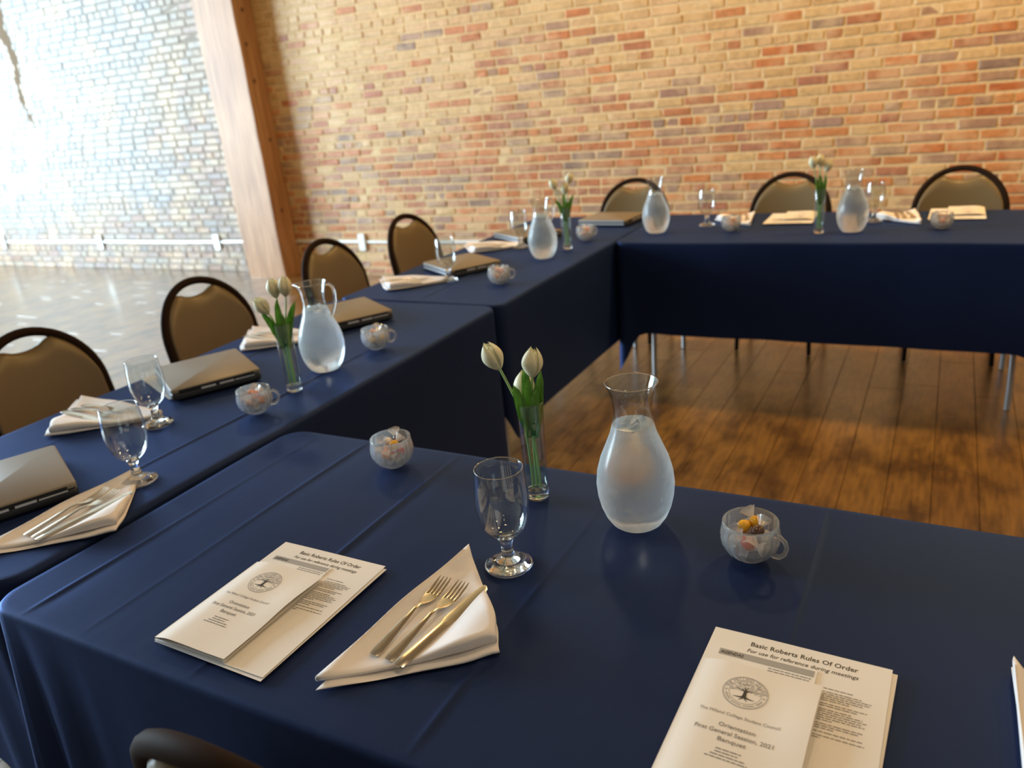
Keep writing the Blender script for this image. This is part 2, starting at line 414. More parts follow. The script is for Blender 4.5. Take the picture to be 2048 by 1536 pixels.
# ------------------------------------------------------------------ brick wall
WY = ROOM['y1']; WT = 0.0088
def wall_tone(x, z):
    """0 = bare red brick, 1 = whitewashed (painted left of the column)"""
    edge = -5.55 + 0.25 * math.sin(z * 3.1) - (0.9 * sstep(0.95, 0.35, z))
    w = sstep(edge + 0.25, edge - 0.15, x) * sstep(0.30, 0.75, z - 0.15 * math.sin(x * 1.7))
    return w
def crack(z):
    """hollow of fallen plaster: x centre and width of the gap at height z"""
    t_ = (z - 1.60) / 1.45
    if t_ < 0: return None
    return -7.585 + 0.035 * math.sin(z * 9), 0.03 + 0.13 * min(1, t_ * 1.3) + 0.03 * math.sin(z * 31)
def build_wall():
    x0, x1 = ROOM['x0'], ROOM['x1']; H = ROOM['z1']
    rowh = 0.0655; J = 0.0145
    wall = MB()
    # mortar bed as a grid so that its colour can follow the paint
    nx, nz = 76, 32
    rows = [[(lerp(x0, x1, i / nx), 0, H * k / nz) for i in range(nx + 1)] for k in range(nz + 1)]
    wall.grid(rows)
    me = bpy.data.meshes.new('wall_back'); me.from_pydata(wall.v, [], wall.f); me.materials.append(MATS['mortar'])
    cols = []
    for p in me.polygons:
        c = p.center; w = wall_tone(c.x, c.z)
        base = (0.72, 0.54, 0.29)
        if c.x < -4.4: base = mixc((0.26, 0.21, 0.16), (0.28, 0.26, 0.235), w * 0.6)
        cols.append(base)
    me.update(); setcol(me, cols)
    wb = struct(put('wall_back', me, None, (0, WY, 0), WT))
    # solid behind the mortar face
    MB().box((x0, 0.02, 0), (x1, 0.3, H)).build('wall_core', 'plaster', wb, smooth=False)
    bricks = []
    nrow = int(H / rowh)
    for k in range(nrow):
        z0 = k * rowh + J / 2; z1 = (k + 1) * rowh - J / 2
        header = (k % 7 == 3)
        x = x0 - R.uniform(0, 0.2)
        while x < x1:
            ln = (0.1 if header else 0.205) * R.uniform(0.94, 1.06)
            if not header and R.random() < 0.07: ln *= 0.55
            a, b_ = max(x + J / 2, x0), min(x + ln - J / 2, x1)
            segs = [(a, b_)]
            ck = crack((z0 + z1) / 2)
            if ck:
                c0, c1 = ck[0] - ck[1] / 2, ck[0] + ck[1] / 2
                if a < c1 and b_ > c0: segs = [(a, min(b_, c0)), (max(a, c1), b_)]
            for sa, sb in segs:
                if sb - sa > 0.02: bricks.append((sa, sb, z0, z1))
            x += ln
    reds = [(0.47, 0.135, 0.035), (0.53, 0.17, 0.045), (0.43, 0.145, 0.055), (0.57, 0.215, 0.065), (0.40, 0.155, 0.085)]
    browns = [(0.33, 0.18, 0.12), (0.36, 0.22, 0.16), (0.27, 0.17, 0.125)]
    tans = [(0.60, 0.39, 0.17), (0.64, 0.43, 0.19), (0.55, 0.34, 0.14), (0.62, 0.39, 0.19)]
    whites = [(0.36, 0.352, 0.33), (0.335, 0.335, 0.325), (0.35, 0.32, 0.29), (0.315, 0.335, 0.355)]
    def colour(x, z):
        nz_ = 0.5 + 0.25 * math.sin(x * 2.3 + z * 1.1) + 0.25 * math.sin(x * 0.9 - z * 3.7 + 1)
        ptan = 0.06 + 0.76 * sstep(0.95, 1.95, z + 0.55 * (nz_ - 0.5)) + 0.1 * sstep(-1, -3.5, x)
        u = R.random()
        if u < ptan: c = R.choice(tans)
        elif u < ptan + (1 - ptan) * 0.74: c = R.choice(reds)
        else: c = R.choice(browns)
        c = mixc(c, R.choice(tans), 0.30 * R.random())
        if x < -4.4:
            w = wall_tone(x, z)
            c = mixc(mixc(c, (0, 0, 0), 0.25), R.choice(whites), min(1, 0.74 + 0.24 * w) * (R.uniform(0.66, 1.0) if w < 0.5 else R.uniform(0.90, 1.0)))
        return c
    info = []
    for (a, b_, z0, z1) in bricks:
        px, py, zz = project((((a + b_) / 2), WY + WT * (a + b_) / 2, (z0 + z1) / 2))
        vis = zz > 0 and 0 < px < 2048 and 0 < py < 415
        info.append((((b_ - a) * (z1 - z0) / zz ** 2) if vis else 0))
    order = sorted(range(len(bricks)), key=lambda i: -info[i])
    single = set(i for i in order[:300] if info[i] > 0)
    def shape(rng):
        j = lambda s: rng.uniform(-s, s)
        e = 0.03
        vs_ = [(-.5, 1, -.5), (.5, 1, -.5), (.5, 1, .5), (-.5, 1, .5)]
        mid = [(-.5 + j(.006), .25, -.5 + j(.05)), (.5 + j(.006), .25, -.5 + j(.05)), (.5 + j(.006), .25, .5 + j(.05)), (-.5 + j(.006), .25, .5 + j(.05))]
        fr = [(-.475 + j(.01), j(.18), -.42 + j(.06)), (.475 + j(.01), j(.18), -.42 + j(.06)), (.475 + j(.01), j(.18), .42 + j(.06)), (-.475 + j(.01), j(.18), .42 + j(.06))]
        fs = [(8, 9, 10, 11)] + [(i, (i + 1) % 4, 4 + (i + 1) % 4, 4 + i) for i in range(4)] + [(4 + i, 4 + (i + 1) % 4, 8 + (i + 1) % 4, 8 + i) for i in range(4)]
        return vs_ + mid + fr, fs
    variants = []
    for k in range(8):
        v_, f_ = shape(random.Random(k)); me = MB().add(v_, f_).mesh('brick', 'brick', smooth=False); setcol(me, (1, 1, 1)); variants.append(me)
    rest = MB(); cols = []
    for i, (a, b_, z0, z1) in enumerate(bricks):
        cx, cz = (a + b_) / 2, (z0 + z1) / 2
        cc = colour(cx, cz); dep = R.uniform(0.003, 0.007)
        if R.random() < 0.06: dep = 0.001
        if i in single:
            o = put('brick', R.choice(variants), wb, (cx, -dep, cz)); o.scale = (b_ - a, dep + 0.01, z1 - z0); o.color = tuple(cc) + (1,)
        else:
            v_, f_ = shape(R)
            n0 = len(rest.f)
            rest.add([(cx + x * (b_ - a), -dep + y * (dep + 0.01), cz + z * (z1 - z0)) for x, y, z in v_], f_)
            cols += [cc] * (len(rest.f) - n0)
    me = bpy.data.meshes.new('brickwork'); me.from_pydata(rest.v, [], rest.f); me.update(); me.materials.append(MATS['brick'])
    bm = bmesh.new(); bm.from_mesh(me); bmesh.ops.recalc_face_normals(bm, faces=bm.faces); bm.to_mesh(me); bm.free()
    setcol(me, cols)
    o = put('brickwork', me, wb); o['kind'] = 'stuff'
    # brown hollow where the face has come off
    cm = MB(); rws = []
    k = 0; z = 1.56
    while z < 3.3:
        ck = crack(max(z, 1.601))
        w = ck[1] * 0.62 if z > 1.62 else 0.006
        rws.append([(ck[0] - w, -0.0005, z), (ck[0] - w * 0.2 + 0.004, -0.0035, z), (ck[0] + w * 0.8, -0.001, z)])
        z += 0.06
    cm.grid(rws); simple('raw_wall', (0.12, 0.075, 0.038), 0.9)
    cm.build('hollow', 'raw_wall', wb)
build_wall()

# other sides of the room (out of the photograph's frame)
def build_shell():
    x0, x1, y0, y1, H = ROOM['x0'], ROOM['x1'], ROOM['y0'], ROOM['y1'] + 0.3, ROOM['z1']
    wl = MB()
    edges = [y0] + [v for w in WINDOWS for v in w] + [y1]
    for i in range(0, len(edges), 2): wl.box((x0 - 0.3, edges[i], 0), (x0, edges[i + 1], H))
    for ya, yb in WINDOWS:
        wl.box((x0 - 0.3, ya, 0), (x0, yb, WSILL)); wl.box((x0 - 0.3, ya, WHEAD), (x0, yb, H))
    struct(wl.build('wall_left', 'plaster', smooth=False, merge=0))
    struct(MB().box((x1, y0, 0), (x1 + 0.2, y1, H)).build('wall_right', 'plaster', smooth=False))
    struct(MB().box((x0, y0 - 0.2, 0), (x1, y0, H)).build('wall_front', 'plaster', smooth=False))
    struct(MB().box((x0, y0, H), (x1, y1, H + 0.15)).build('ceiling', 'ceiling_wood', smooth=False))
    for k, (ya, yb) in enumerate(WINDOWS):
        f = MB(); w = 0.06
        X0, X1 = x0 - 0.2, x0 - 0.12
        f.box((X0, ya, WSILL), (X1, ya + w, WHEAD)); f.box((X0, yb - w, WSILL), (X1, yb, WHEAD))
        f.box((X0, ya + w, WSILL), (X1, yb - w, WSILL + w)); f.box((X0, ya + w, WHEAD - w), (X1, yb - w, WHEAD))
        ym = (ya + yb) / 2
        f.box((X0 + .01, ym - .025, WSILL + w), (X1 - .01, ym + .025, WHEAD - w))
        o = struct(f.build('window_%d' % (k + 1), 'window_paint', smooth=False, merge=0))
        for a, b_ in ((ya + w, ym - .025), (ym + .025, yb - w)):
            MB().box((x0 - 0.165, a, WSILL + w), (x0 - 0.159, b_, WHEAD - w)).build('pane', 'window_glass', o, smooth=False)
build_shell()

def lamp(x, y, pw, i):
    z = 3.25
    t_ = thing('pendant_lamp', (x, y, z), 0, 'black dome pendant lamp hanging above %s' % i, 'lamp', 'pendant lamps on the ceiling')
    def sh():
        mb = MB(); mb.lathe([(0.02, 0.19), (0.05, 0.18), (0.12, 0.12), (0.17, 0.03), (0.18, 0.0), (0.176, 0.0), (0.166, 0.03), (0.116, 0.115), (0.05, 0.17), (0.02, 0.18)], 28); return mb.mesh('shade', 'lamp_metal')
    put('shade', cached('lshade', sh), t_)
    put('cord', cached('lcord', lambda: MB().tube([(0, 0, 0.18), (0, 0, ROOM['z1'] - z)], 0.006, 6).mesh('cord', 'lamp_metal')), t_)
    put('bulb', cached('lbulb', lambda: MB().lathe([(0.0, 0.03), (0.03, 0.04), (0.045, 0.07), (0.03, 0.11), (0.015, 0.16), (0, 0.17)], 16).mesh('bulb', 'lamp_bulb')), t_)
    l = bpy.data.lights.new('lamp_light', 'AREA'); l.shape = 'DISK'; l.size = 0.32; l.energy = pw; l.color = WARM if y > 0 else (1.0, 0.74, 0.46)
    o = bpy.data.objects.new('lamp_light', l); COL.objects.link(o); o.location = (x, y, z - 0.005)
for i, (x, y, pw) in enumerate(LAMPS): lamp(x, y, pw, ['the timber column', 'the far left table', 'the far table', 'the right end of the brick wall', 'the nearest table', 'the open floor right of the camera', 'the floor behind the camera'][i])

# ------------------------------------------------------------------ timber column and conduit
def build_column():
    xa, xb, yf = -4.535, -4.045, 3.02
    ct = thing('timber_column', ((xa + xb) / 2, yf, 0), 0, 'thick squared timber column standing against the brick wall', 'column')
    mb = MB(); w = (xb - xa) / 2; d = WY - yf - 0.045; n = 26; H = ROOM['z1']; ch = 0.014
    rows = []
    for k in range(n + 1):
        z = H * k / n; j = lambda s: R.uniform(-s, s)
        rows.append([(-w + j(.003), d, z), (-w + j(.003), ch, z), (-w + ch + j(.004), 0 + j(.003), z), (w - ch + j(.004), 0 + j(.003), z), (w + j(.003), ch, z), (w + j(.003), d, z)])
    mb.grid(rows, closed_u=True)
    o = mb.build('shaft', 'timber', ct, angle=30)
    for (yy, zz) in [(0.10, 2.32), (0.07, 2.05), (0.13, 1.25), (0.08, 1.75), (0.11, 0.62)]:
        kb = MB(); kb.lathe([(0, 0.004), (0.012, 0.004), (0.016, 0.0)], 10)
        kb.v = [(w + 0.0 + v[2], yy + v[0], zz + v[1] * 1.3) for v in kb.v]
        kb.build('knot', 'knot', ct)
build_column()
def build_conduit():
    y = WY - 0.055; z = 0.303
    c = thing('wall_conduit', (-6.6, y, z), WT, 'pale painted metal conduit clamped low along the brick wall', 'conduit')
    MB().tube([(-4.0 + i * 0.5, 0, -0.012 * math.sin(i * 1.3) * 0.3) for i in range(5)] + [(-1.5 + i * 0.5, 0, 0.004 * math.sin(i)) for i in range(14)], 0.017, 10).build('pipe', 'conduit_paint', c)
    for x in (-8.78, -6.94, -5.10, -3.25, -1.5):
        b_ = MB().box((x + 6.6 - 0.035, -0.03, -0.075), (x + 6.6 + 0.035, 0.045, 0.075))
        b_.box((x + 6.6 - 0.05, 0.03, -0.02), (x + 6.6 + 0.05, 0.044, 0.02))
        b_.build('bracket', 'conduit_paint', c, smooth=False, merge=0)
build_conduit()

# ------------------------------------------------------------------ tables and cloths
def table(rect, label, group):
    x0, x1, y0, y1 = rect; cx, cy = (x0 + x1) / 2, (y0 + y1) / 2
    t_ = thing('folding_table', (cx, cy, 0), 0, label, 'table', group)
    hx, hy = (x1 - x0) / 2 - 0.03, (y1 - y0) / 2 - 0.03
    MB().box((-hx, -hy, TZ - 0.045), (hx, hy, TZ - 0.008)).build('tabletop', 'table_plastic', t_, smooth=False)
    lx = hx > hy
    for s in (-1, 1):
        for q in (-1, 1):
            a = s * ((hx if lx else hy) - 0.14); b_ = q * ((hy if lx else hx) - 0.10)
            P = lambda u, v, z: (u, v, z) if lx else (v, u, z)
            MB().tube([P(a, b_, TZ - 0.05), P(a, b_ * 0.93, 0.48), P(a + s * 0.02, b_, 0.36), P(a + s * 0.025, b_ * 1.03, 0.1), P(a + s * 0.025, b_ * 1.03, 0.004)], 0.0125, 10).build('leg', 'grey_metal', t_)
        MB().tube([P(a, -b_ * 0.94, 0.52), P(a, b_ * 0.94, 0.52)], 0.009, 8).build('crossbar', 'grey_metal', t_)
    return t_

def cloth(rect, drops, amps, label, creases=(), crease_y=(), seed=0, rad=0.05, corner_dip=0.42, cwid=0.16):
    """rect = table outline; drops / amps: hem drop and fold depth on the sides south, east, north, west"""
    rng = random.Random(seed)
    x0, x1, y0, y1 = rect; cx, cy = (x0 + x1) / 2, (y0 + y1) / 2
    hx, hy = (x1 - x0) / 2 - 0.008, (y1 - y0) / 2 - 0.008
    def axis(h, cre):
        a = set([-h, h, -h + rad, h - rad]); n = int(2 * (h - rad) / 0.03)
        for i in range(n + 1): a.add(round(-h + rad + 2 * (h - rad) * i / n, 5))
        for i in range(1, 5): a.add(-h + rad * i / 5); a.add(h - rad * i / 5)
        for c in cre:
            for d in (-.012, -.006, -.003, 0, .003, .006, .012): a.add(c + d)
        return sorted(a)
    ox = [c - cx for c in creases]; oy = [c - cy for c in crease_y]
    xs, ys = axis(hx, ox), axis(hy, oy)
    ph = [rng.uniform(0, 6.28) for _ in range(8)]
    def zf(x, y):
        z = 0.0010 * (math.sin(x * 9 + ph[0] + 1.5 * math.sin(y * 4 + ph[1])) + math.sin(y * 11 + ph[2] + x * 3))
        e = min(1, min(hx - abs(x), hy - abs(y)) / 0.06)
        for i, c in enumerate(ox):
            w = 0.5 + 0.5 * math.sin(y * 4 + i * 2 + ph[3]); z += (0.0020 * math.exp(-((x - c) / .0045) ** 2) - 0.0014 * math.exp(-((x - c - .012) / .008) ** 2)) * (0.15 + 0.85 * w) * e
        for i, c in enumerate(oy):
            w = 0.5 + 0.5 * math.sin(x * 3 + i + ph[4]); z += 0.0026 * math.exp(-((y - c) / .0045) ** 2) * (0.35 + 0.65 * w) * e
        return z
    def place(x, y):
        ax, ay = abs(x), abs(y)
        if ax > hx - rad and ay > hy - rad:
            u, v = (ax - hx + rad) / rad, (ay - hy + rad) / rad
            mm = max(u, v)
            if mm > 0:
                ang = (v / u) * PI / 4 if u >= v else PI / 2 - (u / v) * PI / 4
                ax = hx - rad + rad * mm * math.cos(ang); ay = hy - rad + rad * mm * math.sin(ang)
                return math.copysign(ax, x), math.copysign(ay, y)
        return x, y
    mb = MB(); nx, ny = len(xs), len(ys); idx = {}
    for j, y in enumerate(ys):
        for i, x in enumerate(xs):
            px, py = place(x, y); idx[i, j] = len(mb.v); mb.v.append((px, py, zf(px, py)))
    for j in range(ny - 1):
        for i in range(nx - 1): mb.f.append((idx[i, j], idx[i + 1, j], idx[i + 1, j + 1], idx[i, j + 1]))
    loop = [(i, 0) for i in range(nx)] + [(nx - 1, j) for j in range(1, ny)] + [(i, ny - 1) for i in range(nx - 2, -1, -1)] + [(0, j) for j in range(ny - 2, 0, -1)]
    pts = [mb.v[idx[k]] for k in loop]; n = len(pts)
    # outward normals of the outline
    nor = []; S = []; s = 0
    for k in range(n):
        a, b_ = Vector(pts[k - 1]), Vector(pts[(k + 1) % n]); d = (b_ - a); nor.append(Vector((d.y, -d.x, 0)).normalized())
        S.append(s); s += (Vector(pts[(k + 1) % n]) - Vector(pts[k])).length
    prof = [(0.003, 0.001), (0.0075, 0.005), (0.009, 0.012)]
    K = 16; rows = []
    def side(p, nv):
        w = [max(0, -nv.y) ** 2, max(0, nv.x) ** 2, max(0, nv.y) ** 2, max(0, -nv.x) ** 2]
        return w
    ring0 = [idx[k] for k in loop]
    prev = ring0
    for k in range(len(prof) + K):
        cur = []
        for q in range(n):
            p = Vector(pts[q]); nv = nor[q]
            w = side(p, nv)
            dr = drops(p.x + cx, p.y + cy, w) if callable(drops) else sum(a * b_ for a, b_ in zip(w, drops))
            am = sum(a * b_ for a, b_ in zip(w, amps))
            # distance to the nearest corner, for the hanging corner fold
            dc = math.hypot(hx - abs(p.x), hy - abs(p.y)); cw = math.exp(-(dc / cwid) ** 2)
            drop = dr * (1 + corner_dip * cw)
            if k < len(prof):
                off, dz = prof[k]
            else:
                u = (k - len(prof) + 1) / K
                off = 0.009; dz = 0.012 + (drop - 0.012) * u
                f = math.sin(S[q] * 13 + ph[5]) * 0.6 + math.sin(S[q] * 23 + ph[6]) * 0.3 + math.sin(S[q] * 6.3 + ph[7]) * 0.5
                off += am * (u ** 1.2) * (0.55 + 0.45 * f)
                off += min(am * 2.4, 0.06) * cw * u * (0.5 + 0.8 * math.sin(dc * 55))
            cur.append(len(mb.v)); mb.v.append((p.x + nv.x * off, p.y + nv.y * off, p.z - dz))
        for q in range(n): mb.f.append((prev[q], cur[q], cur[(q + 1) % n], prev[(q + 1) % n]))
        prev = cur
    me = mb.mesh('tablecloth', 'navy_cloth', angle=None, merge=0)
    o = put('tablecloth', me, None, (cx, cy, TZ - 0.002))
    return tag(o, label, 'tablecloth', 'navy tablecloths')

G_T = 'folding tables under navy cloths'
table(NEAR, 'folding table under the navy cloth nearest the viewer', G_T)
table(LEFT1, 'folding table under the navy cloth beside the nearest timber-side chairs, front left', G_T)
table(LEFT2, 'folding table under the navy cloth in the far left corner of the square', G_T)
table(FAR, 'folding table with grey leg showing, under the navy cloth by the brick wall', G_T)
def near_drop(x, y, w):
    s = lerp(0.47, 0.26, sstep(0.22, 0.42, x))
    return w[0] * s + w[1] * 0.47 + w[2] * 0.47 + w[3] * 0.47
cloth(NEAR, near_drop, (0.02, 0.02, 0.02, 0.0), 'navy tablecloth on the nearest table, under the two printed programs', creases=(0.12, 0.265, 0.512, 0.885, 1.257), seed=3)
cloth(LEFT1, (0.45, 0.48, 0.40, 0.25), (0.004, 0.0, 0.0, 0.004), 'navy tablecloth on the front left table, catching blue window light', creases=(-0.555, -0.18), seed=5, rad=0.06)
cloth(LEFT2, (0.40, 0.50, 0.25, 0.25), (0.0, 0.0, 0.01, 0.004), 'navy tablecloth on the far left table, between the front left and wall-side cloths', creases=(-0.38,), crease_y=(0.9,), seed=8, rad=0.035, corner_dip=0.1)
cloth(FAR, (0.445, 0.44, 0.25, 0.46), (0.012, 0.016, 0.01, 0.0), 'long navy tablecloth on the far table in front of the brick wall', crease_y=(1.5,), seed=12, corner_dip=0.5, cwid=0.065)

# ------------------------------------------------------------------ banquet chairs (local: faces +y, backrest at y = 0)
def chair_meshes():
    W2 = 0.205; ztop = 0.90; zb = 0.53
    def arch(z0, zt, w, n=26):
        """outline of the round-topped back, from bottom left over the top to bottom right"""
        zs = zt - w * 1.02
        pts = [(-w, z0), (-w, lerp(z0, zs, 0.5)), (-w, zs)]
        for k in range(1, n): a = PI - PI * k / n; pts.append((w * math.cos(a), zs + w * 1.02 * math.sin(a)))
        return pts + [(w, zs), (w, lerp(z0, zs, 0.5)), (w, z0)]
    lean = lambda z: -0.02 - (z - 0.5) * 0.17
    bow = lambda x: 0.028 * (1 - (x / W2) ** 2) * -1
    fr = arch(0.44, ztop - 0.012, W2)
    frame = MB().tube([(x, lean(z) + bow(x), z) for x, z in fr], 0.0150, 10).mesh('back_frame', 'chair_frame')
    # padded panel with scooped hand hole under the top of the frame
    mb = MB(); w = W2 - 0.012; zt = ztop - 0.024
    nxx, nzz = 26, 18
    front, back = [], []
    for j in range(nzz + 1):
        rf, rb = [], []
        for i in range(nxx + 1):
            u = -1 + 2 * i / nxx; x = w * math.sin(u * PI / 2)
            zs = zt - w * 1.02
            top = zs + w * 1.02 * math.sqrt(max(0, 1 - (x / w) ** 2))
            scoop = 0.047 * math.sqrt(max(0, 1 - (x / 0.088) ** 2)) - 0.004 if abs(x) < 0.088 else 0
            top = min(top, zt - max(0, scoop) - (0.002 if abs(x) < 0.088 else 0))
            v = j / nzz; z = lerp(zb, top, v)
            e = min(1, (1 - abs(u)) / 0.14, v / 0.10 + 0.05, (1 - v) / 0.12 + 0.02)
            th = 0.006 + 0.017 * math.sqrt(max(0, e))
            y = lean(z) + bow(x)
            rf.append((x, y + th, z)); rb.append((x, y - th * 0.7, z))
        front.append(rf); back.append(rb)
    mb.grid(front); mb.grid(back)
    edge = lambda g: [g[0][i] for i in range(nxx + 1)] + [g[j][nxx] for j in range(1, nzz + 1)] + [g[nzz][i] for i in range(nxx - 1, -1, -1)] + [g[j][0] for j in range(nzz - 1, 0, -1)]
    mb.grid([edge(front), edge(back)], closed_u=True)
    pad = mb.mesh('backrest', 'taupe_vinyl', merge=1e-5)
    # seat
    mb = MB(); rows = []
    def outline(s, n=36):
        o = []
        for k in range(n):
            a = 2 * PI * k / n; c, sn = math.cos(a), math.sin(a); e = 0.42
            o.append((0.205 * s * math.copysign(abs(c) ** e, c), 0.150 + 0.155 * s * math.copysign(abs(sn) ** e, sn)))
        return o
    for s, z in ((0.0, 0.412), (0.93, 0.412), (0.985, 0.42), (1.0, 0.437), (0.985, 0.452), (0.9, 0.463), (0.6, 0.469), (0.0, 0.471)):
        rows.append([(x, y, z) for x, y in outline(s)])
    mb.grid(rows, closed_u=True)
    seat = mb.mesh('seat', 'taupe_vinyl', merge=1e-5)
    legs = []
    for sx in (-1, 1):
        legs.append(MB().tube([(sx * 0.175, 0.31, 0.41), (sx * 0.185, 0.33, 0.2), (sx * 0.19, 0.34, 0.004)], 0.0115, 8).mesh('leg', 'chair_frame'))
        legs.append(MB().tube([(sx * W2, lean(0.46), 0.46), (sx * 0.205, -0.03, 0.3), (sx * 0.208, -0.09, 0.004)], 0.0115, 8).mesh('leg', 'chair_frame'))
    rail = MB().tube([(-0.2, 0.0, 0.405), (-0.178, 0.31, 0.405), (0.178, 0.31, 0.405), (0.2, 0.0, 0.405)], 0.009, 8).mesh('seat_rail', 'chair_frame')
    return frame, pad, seat, legs, rail
def chair(x, y, rz, label, group):
    f, p, s, lg, rl = cached('chair', chair_meshes)
    c = thing('banquet_chair', (x, y, 0), rz, label, 'chair', group)
    put('back_frame', f, c); put('backrest', p, c); put('seat', s, c); put('seat_rail', rl, c)
    for l in lg: put('leg', l, c)
    return c
GL = 'round-backed chairs along the left tables'; GF = 'round-backed chairs by the brick wall'
chair(-1.06, -1.035, -PI / 2 + 0.05, 'round-backed taupe chair cut off at the left edge of the photo', GL)
chair(-1.06, -0.355, -PI / 2 - 0.03, 'round-backed taupe chair beside the front vase of tulips, second from the left edge', GL)
chair(-1.05, 0.40, -PI / 2 + 0.02, 'round-backed taupe chair just right of the timber column base', GL)
chair(-1.05, 1.06, -PI / 2 - 0.04, 'round-backed taupe chair farthest along the left tables, against red brick', GL)
chair(-0.265, 2.13, PI + 0.04, 'round-backed taupe chair at the far table corner, behind a frosted carafe', GF)
chair(0.635, 2.13, PI - 0.02, 'round-backed taupe chair behind the far vase of tulips', GF)
chair(1.455, 2.13, PI + 0.02, 'round-backed taupe chair at the far table, rightmost in the photo', GF)
chair(0.81, -1.936, 0.0, 'round-backed chair in the near foreground, only its top edge showing', None)

# ------------------------------------------------------------------ glassware
def goblet_meshes():
    H = 0.178
    bowl_o = [(0.0105, 0.052), (0.018, 0.057), (0.028, 0.066), (0.036, 0.080), (0.0415, 0.098), (0.0437, 0.118), (0.0432, 0.138), (0.0412, 0.158), (0.0388, H)]
    bowl_i = [(0.0375, H + 0.0005), (0.0397, 0.158), (0.0417, 0.138), (0.0421, 0.118), (0.0398, 0.098), (0.0342, 0.081), (0.025, 0.068), (0.012, 0.063), (0.0, 0.062)]
    bowl = MB().lathe(bowl_o + [(0.0384, H + 0.0012)] + bowl_i, 48).mesh('bowl', 'clear_glass')
    st = [(0.0, 0.0135), (0.02, 0.0135), (0.0115, 0.021), (0.0098, 0.03), (0.0092, 0.040), (0.0105, 0.048), (0.0135, 0.052), (0.012, 0.0555), (0.0, 0.0565)]
    stem = MB().lathe(st, 32).mesh('stem', 'solid_glass')
    foot = MB().lathe([(0.0, 0.0005), (0.034, 0.0005), (0.0385, 0.002), (0.040, 0.0045), (0.0375, 0.0075), (0.028, 0.0105), (0.0195, 0.0135), (0.0, 0.0135)], 40).mesh('foot', 'solid_glass')
    rim = MB().tube([(0.0381 * math.cos(2 * PI * k / 48), 0.0381 * math.sin(2 * PI * k / 48), H + 0.0006) for k in range(49)], 0.0009, 6, cap=False).mesh('rim', 'solid_glass')
    return bowl, stem, foot, rim
def goblet(x, y, label):
    b_, s, f, rm = cached('goblet', goblet_meshes)
    g = thing('water_goblet', (x, y, TZ + 0.0005), 0, label, 'glass', 'stemmed water goblets')
    put('rim', rm, put('bowl', b_, g)); put('stem', s, g); put('foot', f, g)
goblet(0.815, -1.464, 'empty stemmed goblet in the foreground beside the napkin with cutlery')
goblet(-0.112, -1.455, 'empty goblet on the front left table, nearest, behind a folded napkin')
goblet(-0.359, -1.205, 'empty goblet on the front left table beside a closed laptop and brown napkin')
goblet(-0.423, 0.325, 'empty goblet on the far left table in front of a closed laptop')
goblet(-0.420, 0.985, 'empty goblet on the far left table, half hidden by a frosted carafe')
goblet(0.35, 1.53, 'empty goblet on the far table between the leftmost carafe and printed program')
goblet(1.105, 1.60, 'empty goblet on the far table just right of a frosted carafe')

CPROF = [(0.0, 0.003), (0.030, 0.0005), (0.0385, 0.0015), (0.044, 0.006), (0.053, 0.020), (0.060, 0.038), (0.0645, 0.058), (0.0662, 0.080), (0.0640, 0.103), (0.0575, 0.127), (0.0480, 0.150), (0.0395, 0.171), (0.0345, 0.189)]
NECK = [(0.0345, 0.189), (0.0322, 0.204), (0.0320, 0.216), (0.0340, 0.232), (0.0382, 0.249), (0.0435, 0.262)]
def carafe_meshes():
    body = MB().lathe(CPROF + [(0.030, 0.1895), (0.0, 0.1895)], 64).mesh('body', 'misted_glass', angle=50)
    def spout(a, z): return 1.0
    n_in = [(r - 0.0016, z) for r, z in reversed(NECK)]
    neck = MB().lathe(NECK + [(0.0436, 0.2632), (0.0425, 0.2634)] + n_in, 56).mesh('neck', 'clear_glass')
    def sp(a, z):
        k = sstep(0.22, 0.262, z); return 1 + 0.22 * k * math.exp(-((a - PI) / 0.33) ** 2)
    neck2 = MB().lathe(NECK + [(0.0436, 0.2632), (0.0425, 0.2634)] + n_in, 56, mod=sp).mesh('neck', 'clear_glass')
    rim = MB().tube([(0.0432 * math.cos(2 * PI * k / 48), 0.0432 * math.sin(2 * PI * k / 48), 0.2628) for k in range(49)], 0.0012, 6, cap=False).mesh('rim', 'solid_glass')
    rim2 = MB().tube([(0.0432 * sp(2 * PI * k / 48 % (2 * PI), 0.262) * math.cos(2 * PI * k / 48), 0.0432 * sp(2 * PI * k / 48 % (2 * PI), 0.262) * math.sin(2 * PI * k / 48), 0.2628) for k in range(49)], 0.0012, 6, cap=False).mesh('rim', 'solid_glass')
    hpts = [(0.040, 0, 0.254), (0.052, 0, 0.256), (0.061, 0, 0.246), (0.064, 0, 0.228), (0.062, 0, 0.205), (0.056, 0, 0.184), (0.0475, 0, 0.166), (0.0415, 0, 0.160)]
    hand = MB().tube(hpts, 0.0042, 10).mesh('handle', 'solid_glass')
    rng = random.Random(4); ice = MB()
    for k in range(5):
        a = k * 1.3; r = 0.017 if k else 0
        M = Euler((rng.uniform(-.5, .5), rng.uniform(-.5, .5), rng.uniform(0, 3))).to_matrix()
        tmp = MB().box((-.008, -.008, -.005), (.008, .008, .005))
        ice.add([M @ Vector(v) + Vector((r * math.cos(a), r * math.sin(a), 0.1875)) for v in tmp.v], tmp.f)
    icem = ice.mesh('ice', 'ice', smooth=False, merge=0)
    return body, neck, neck2, rim, rim2, hand, icem
def carafe(x, y, label, rz=0.0, pitcher=False):
    b_, n1_, n2_, rim, rim2, hd, ic = cached('carafe', carafe_meshes)
    c = thing('water_carafe', (x, y, TZ + 0.0005), rz, label, 'carafe', 'iced water carafes')
    put('body', b_, c); put('neck', n2_ if pitcher else n1_, c); i_ = put('ice', ic, c)
    if pitcher: put('handle', hd, c)
    put('rim', rim2 if pitcher else rim, c)
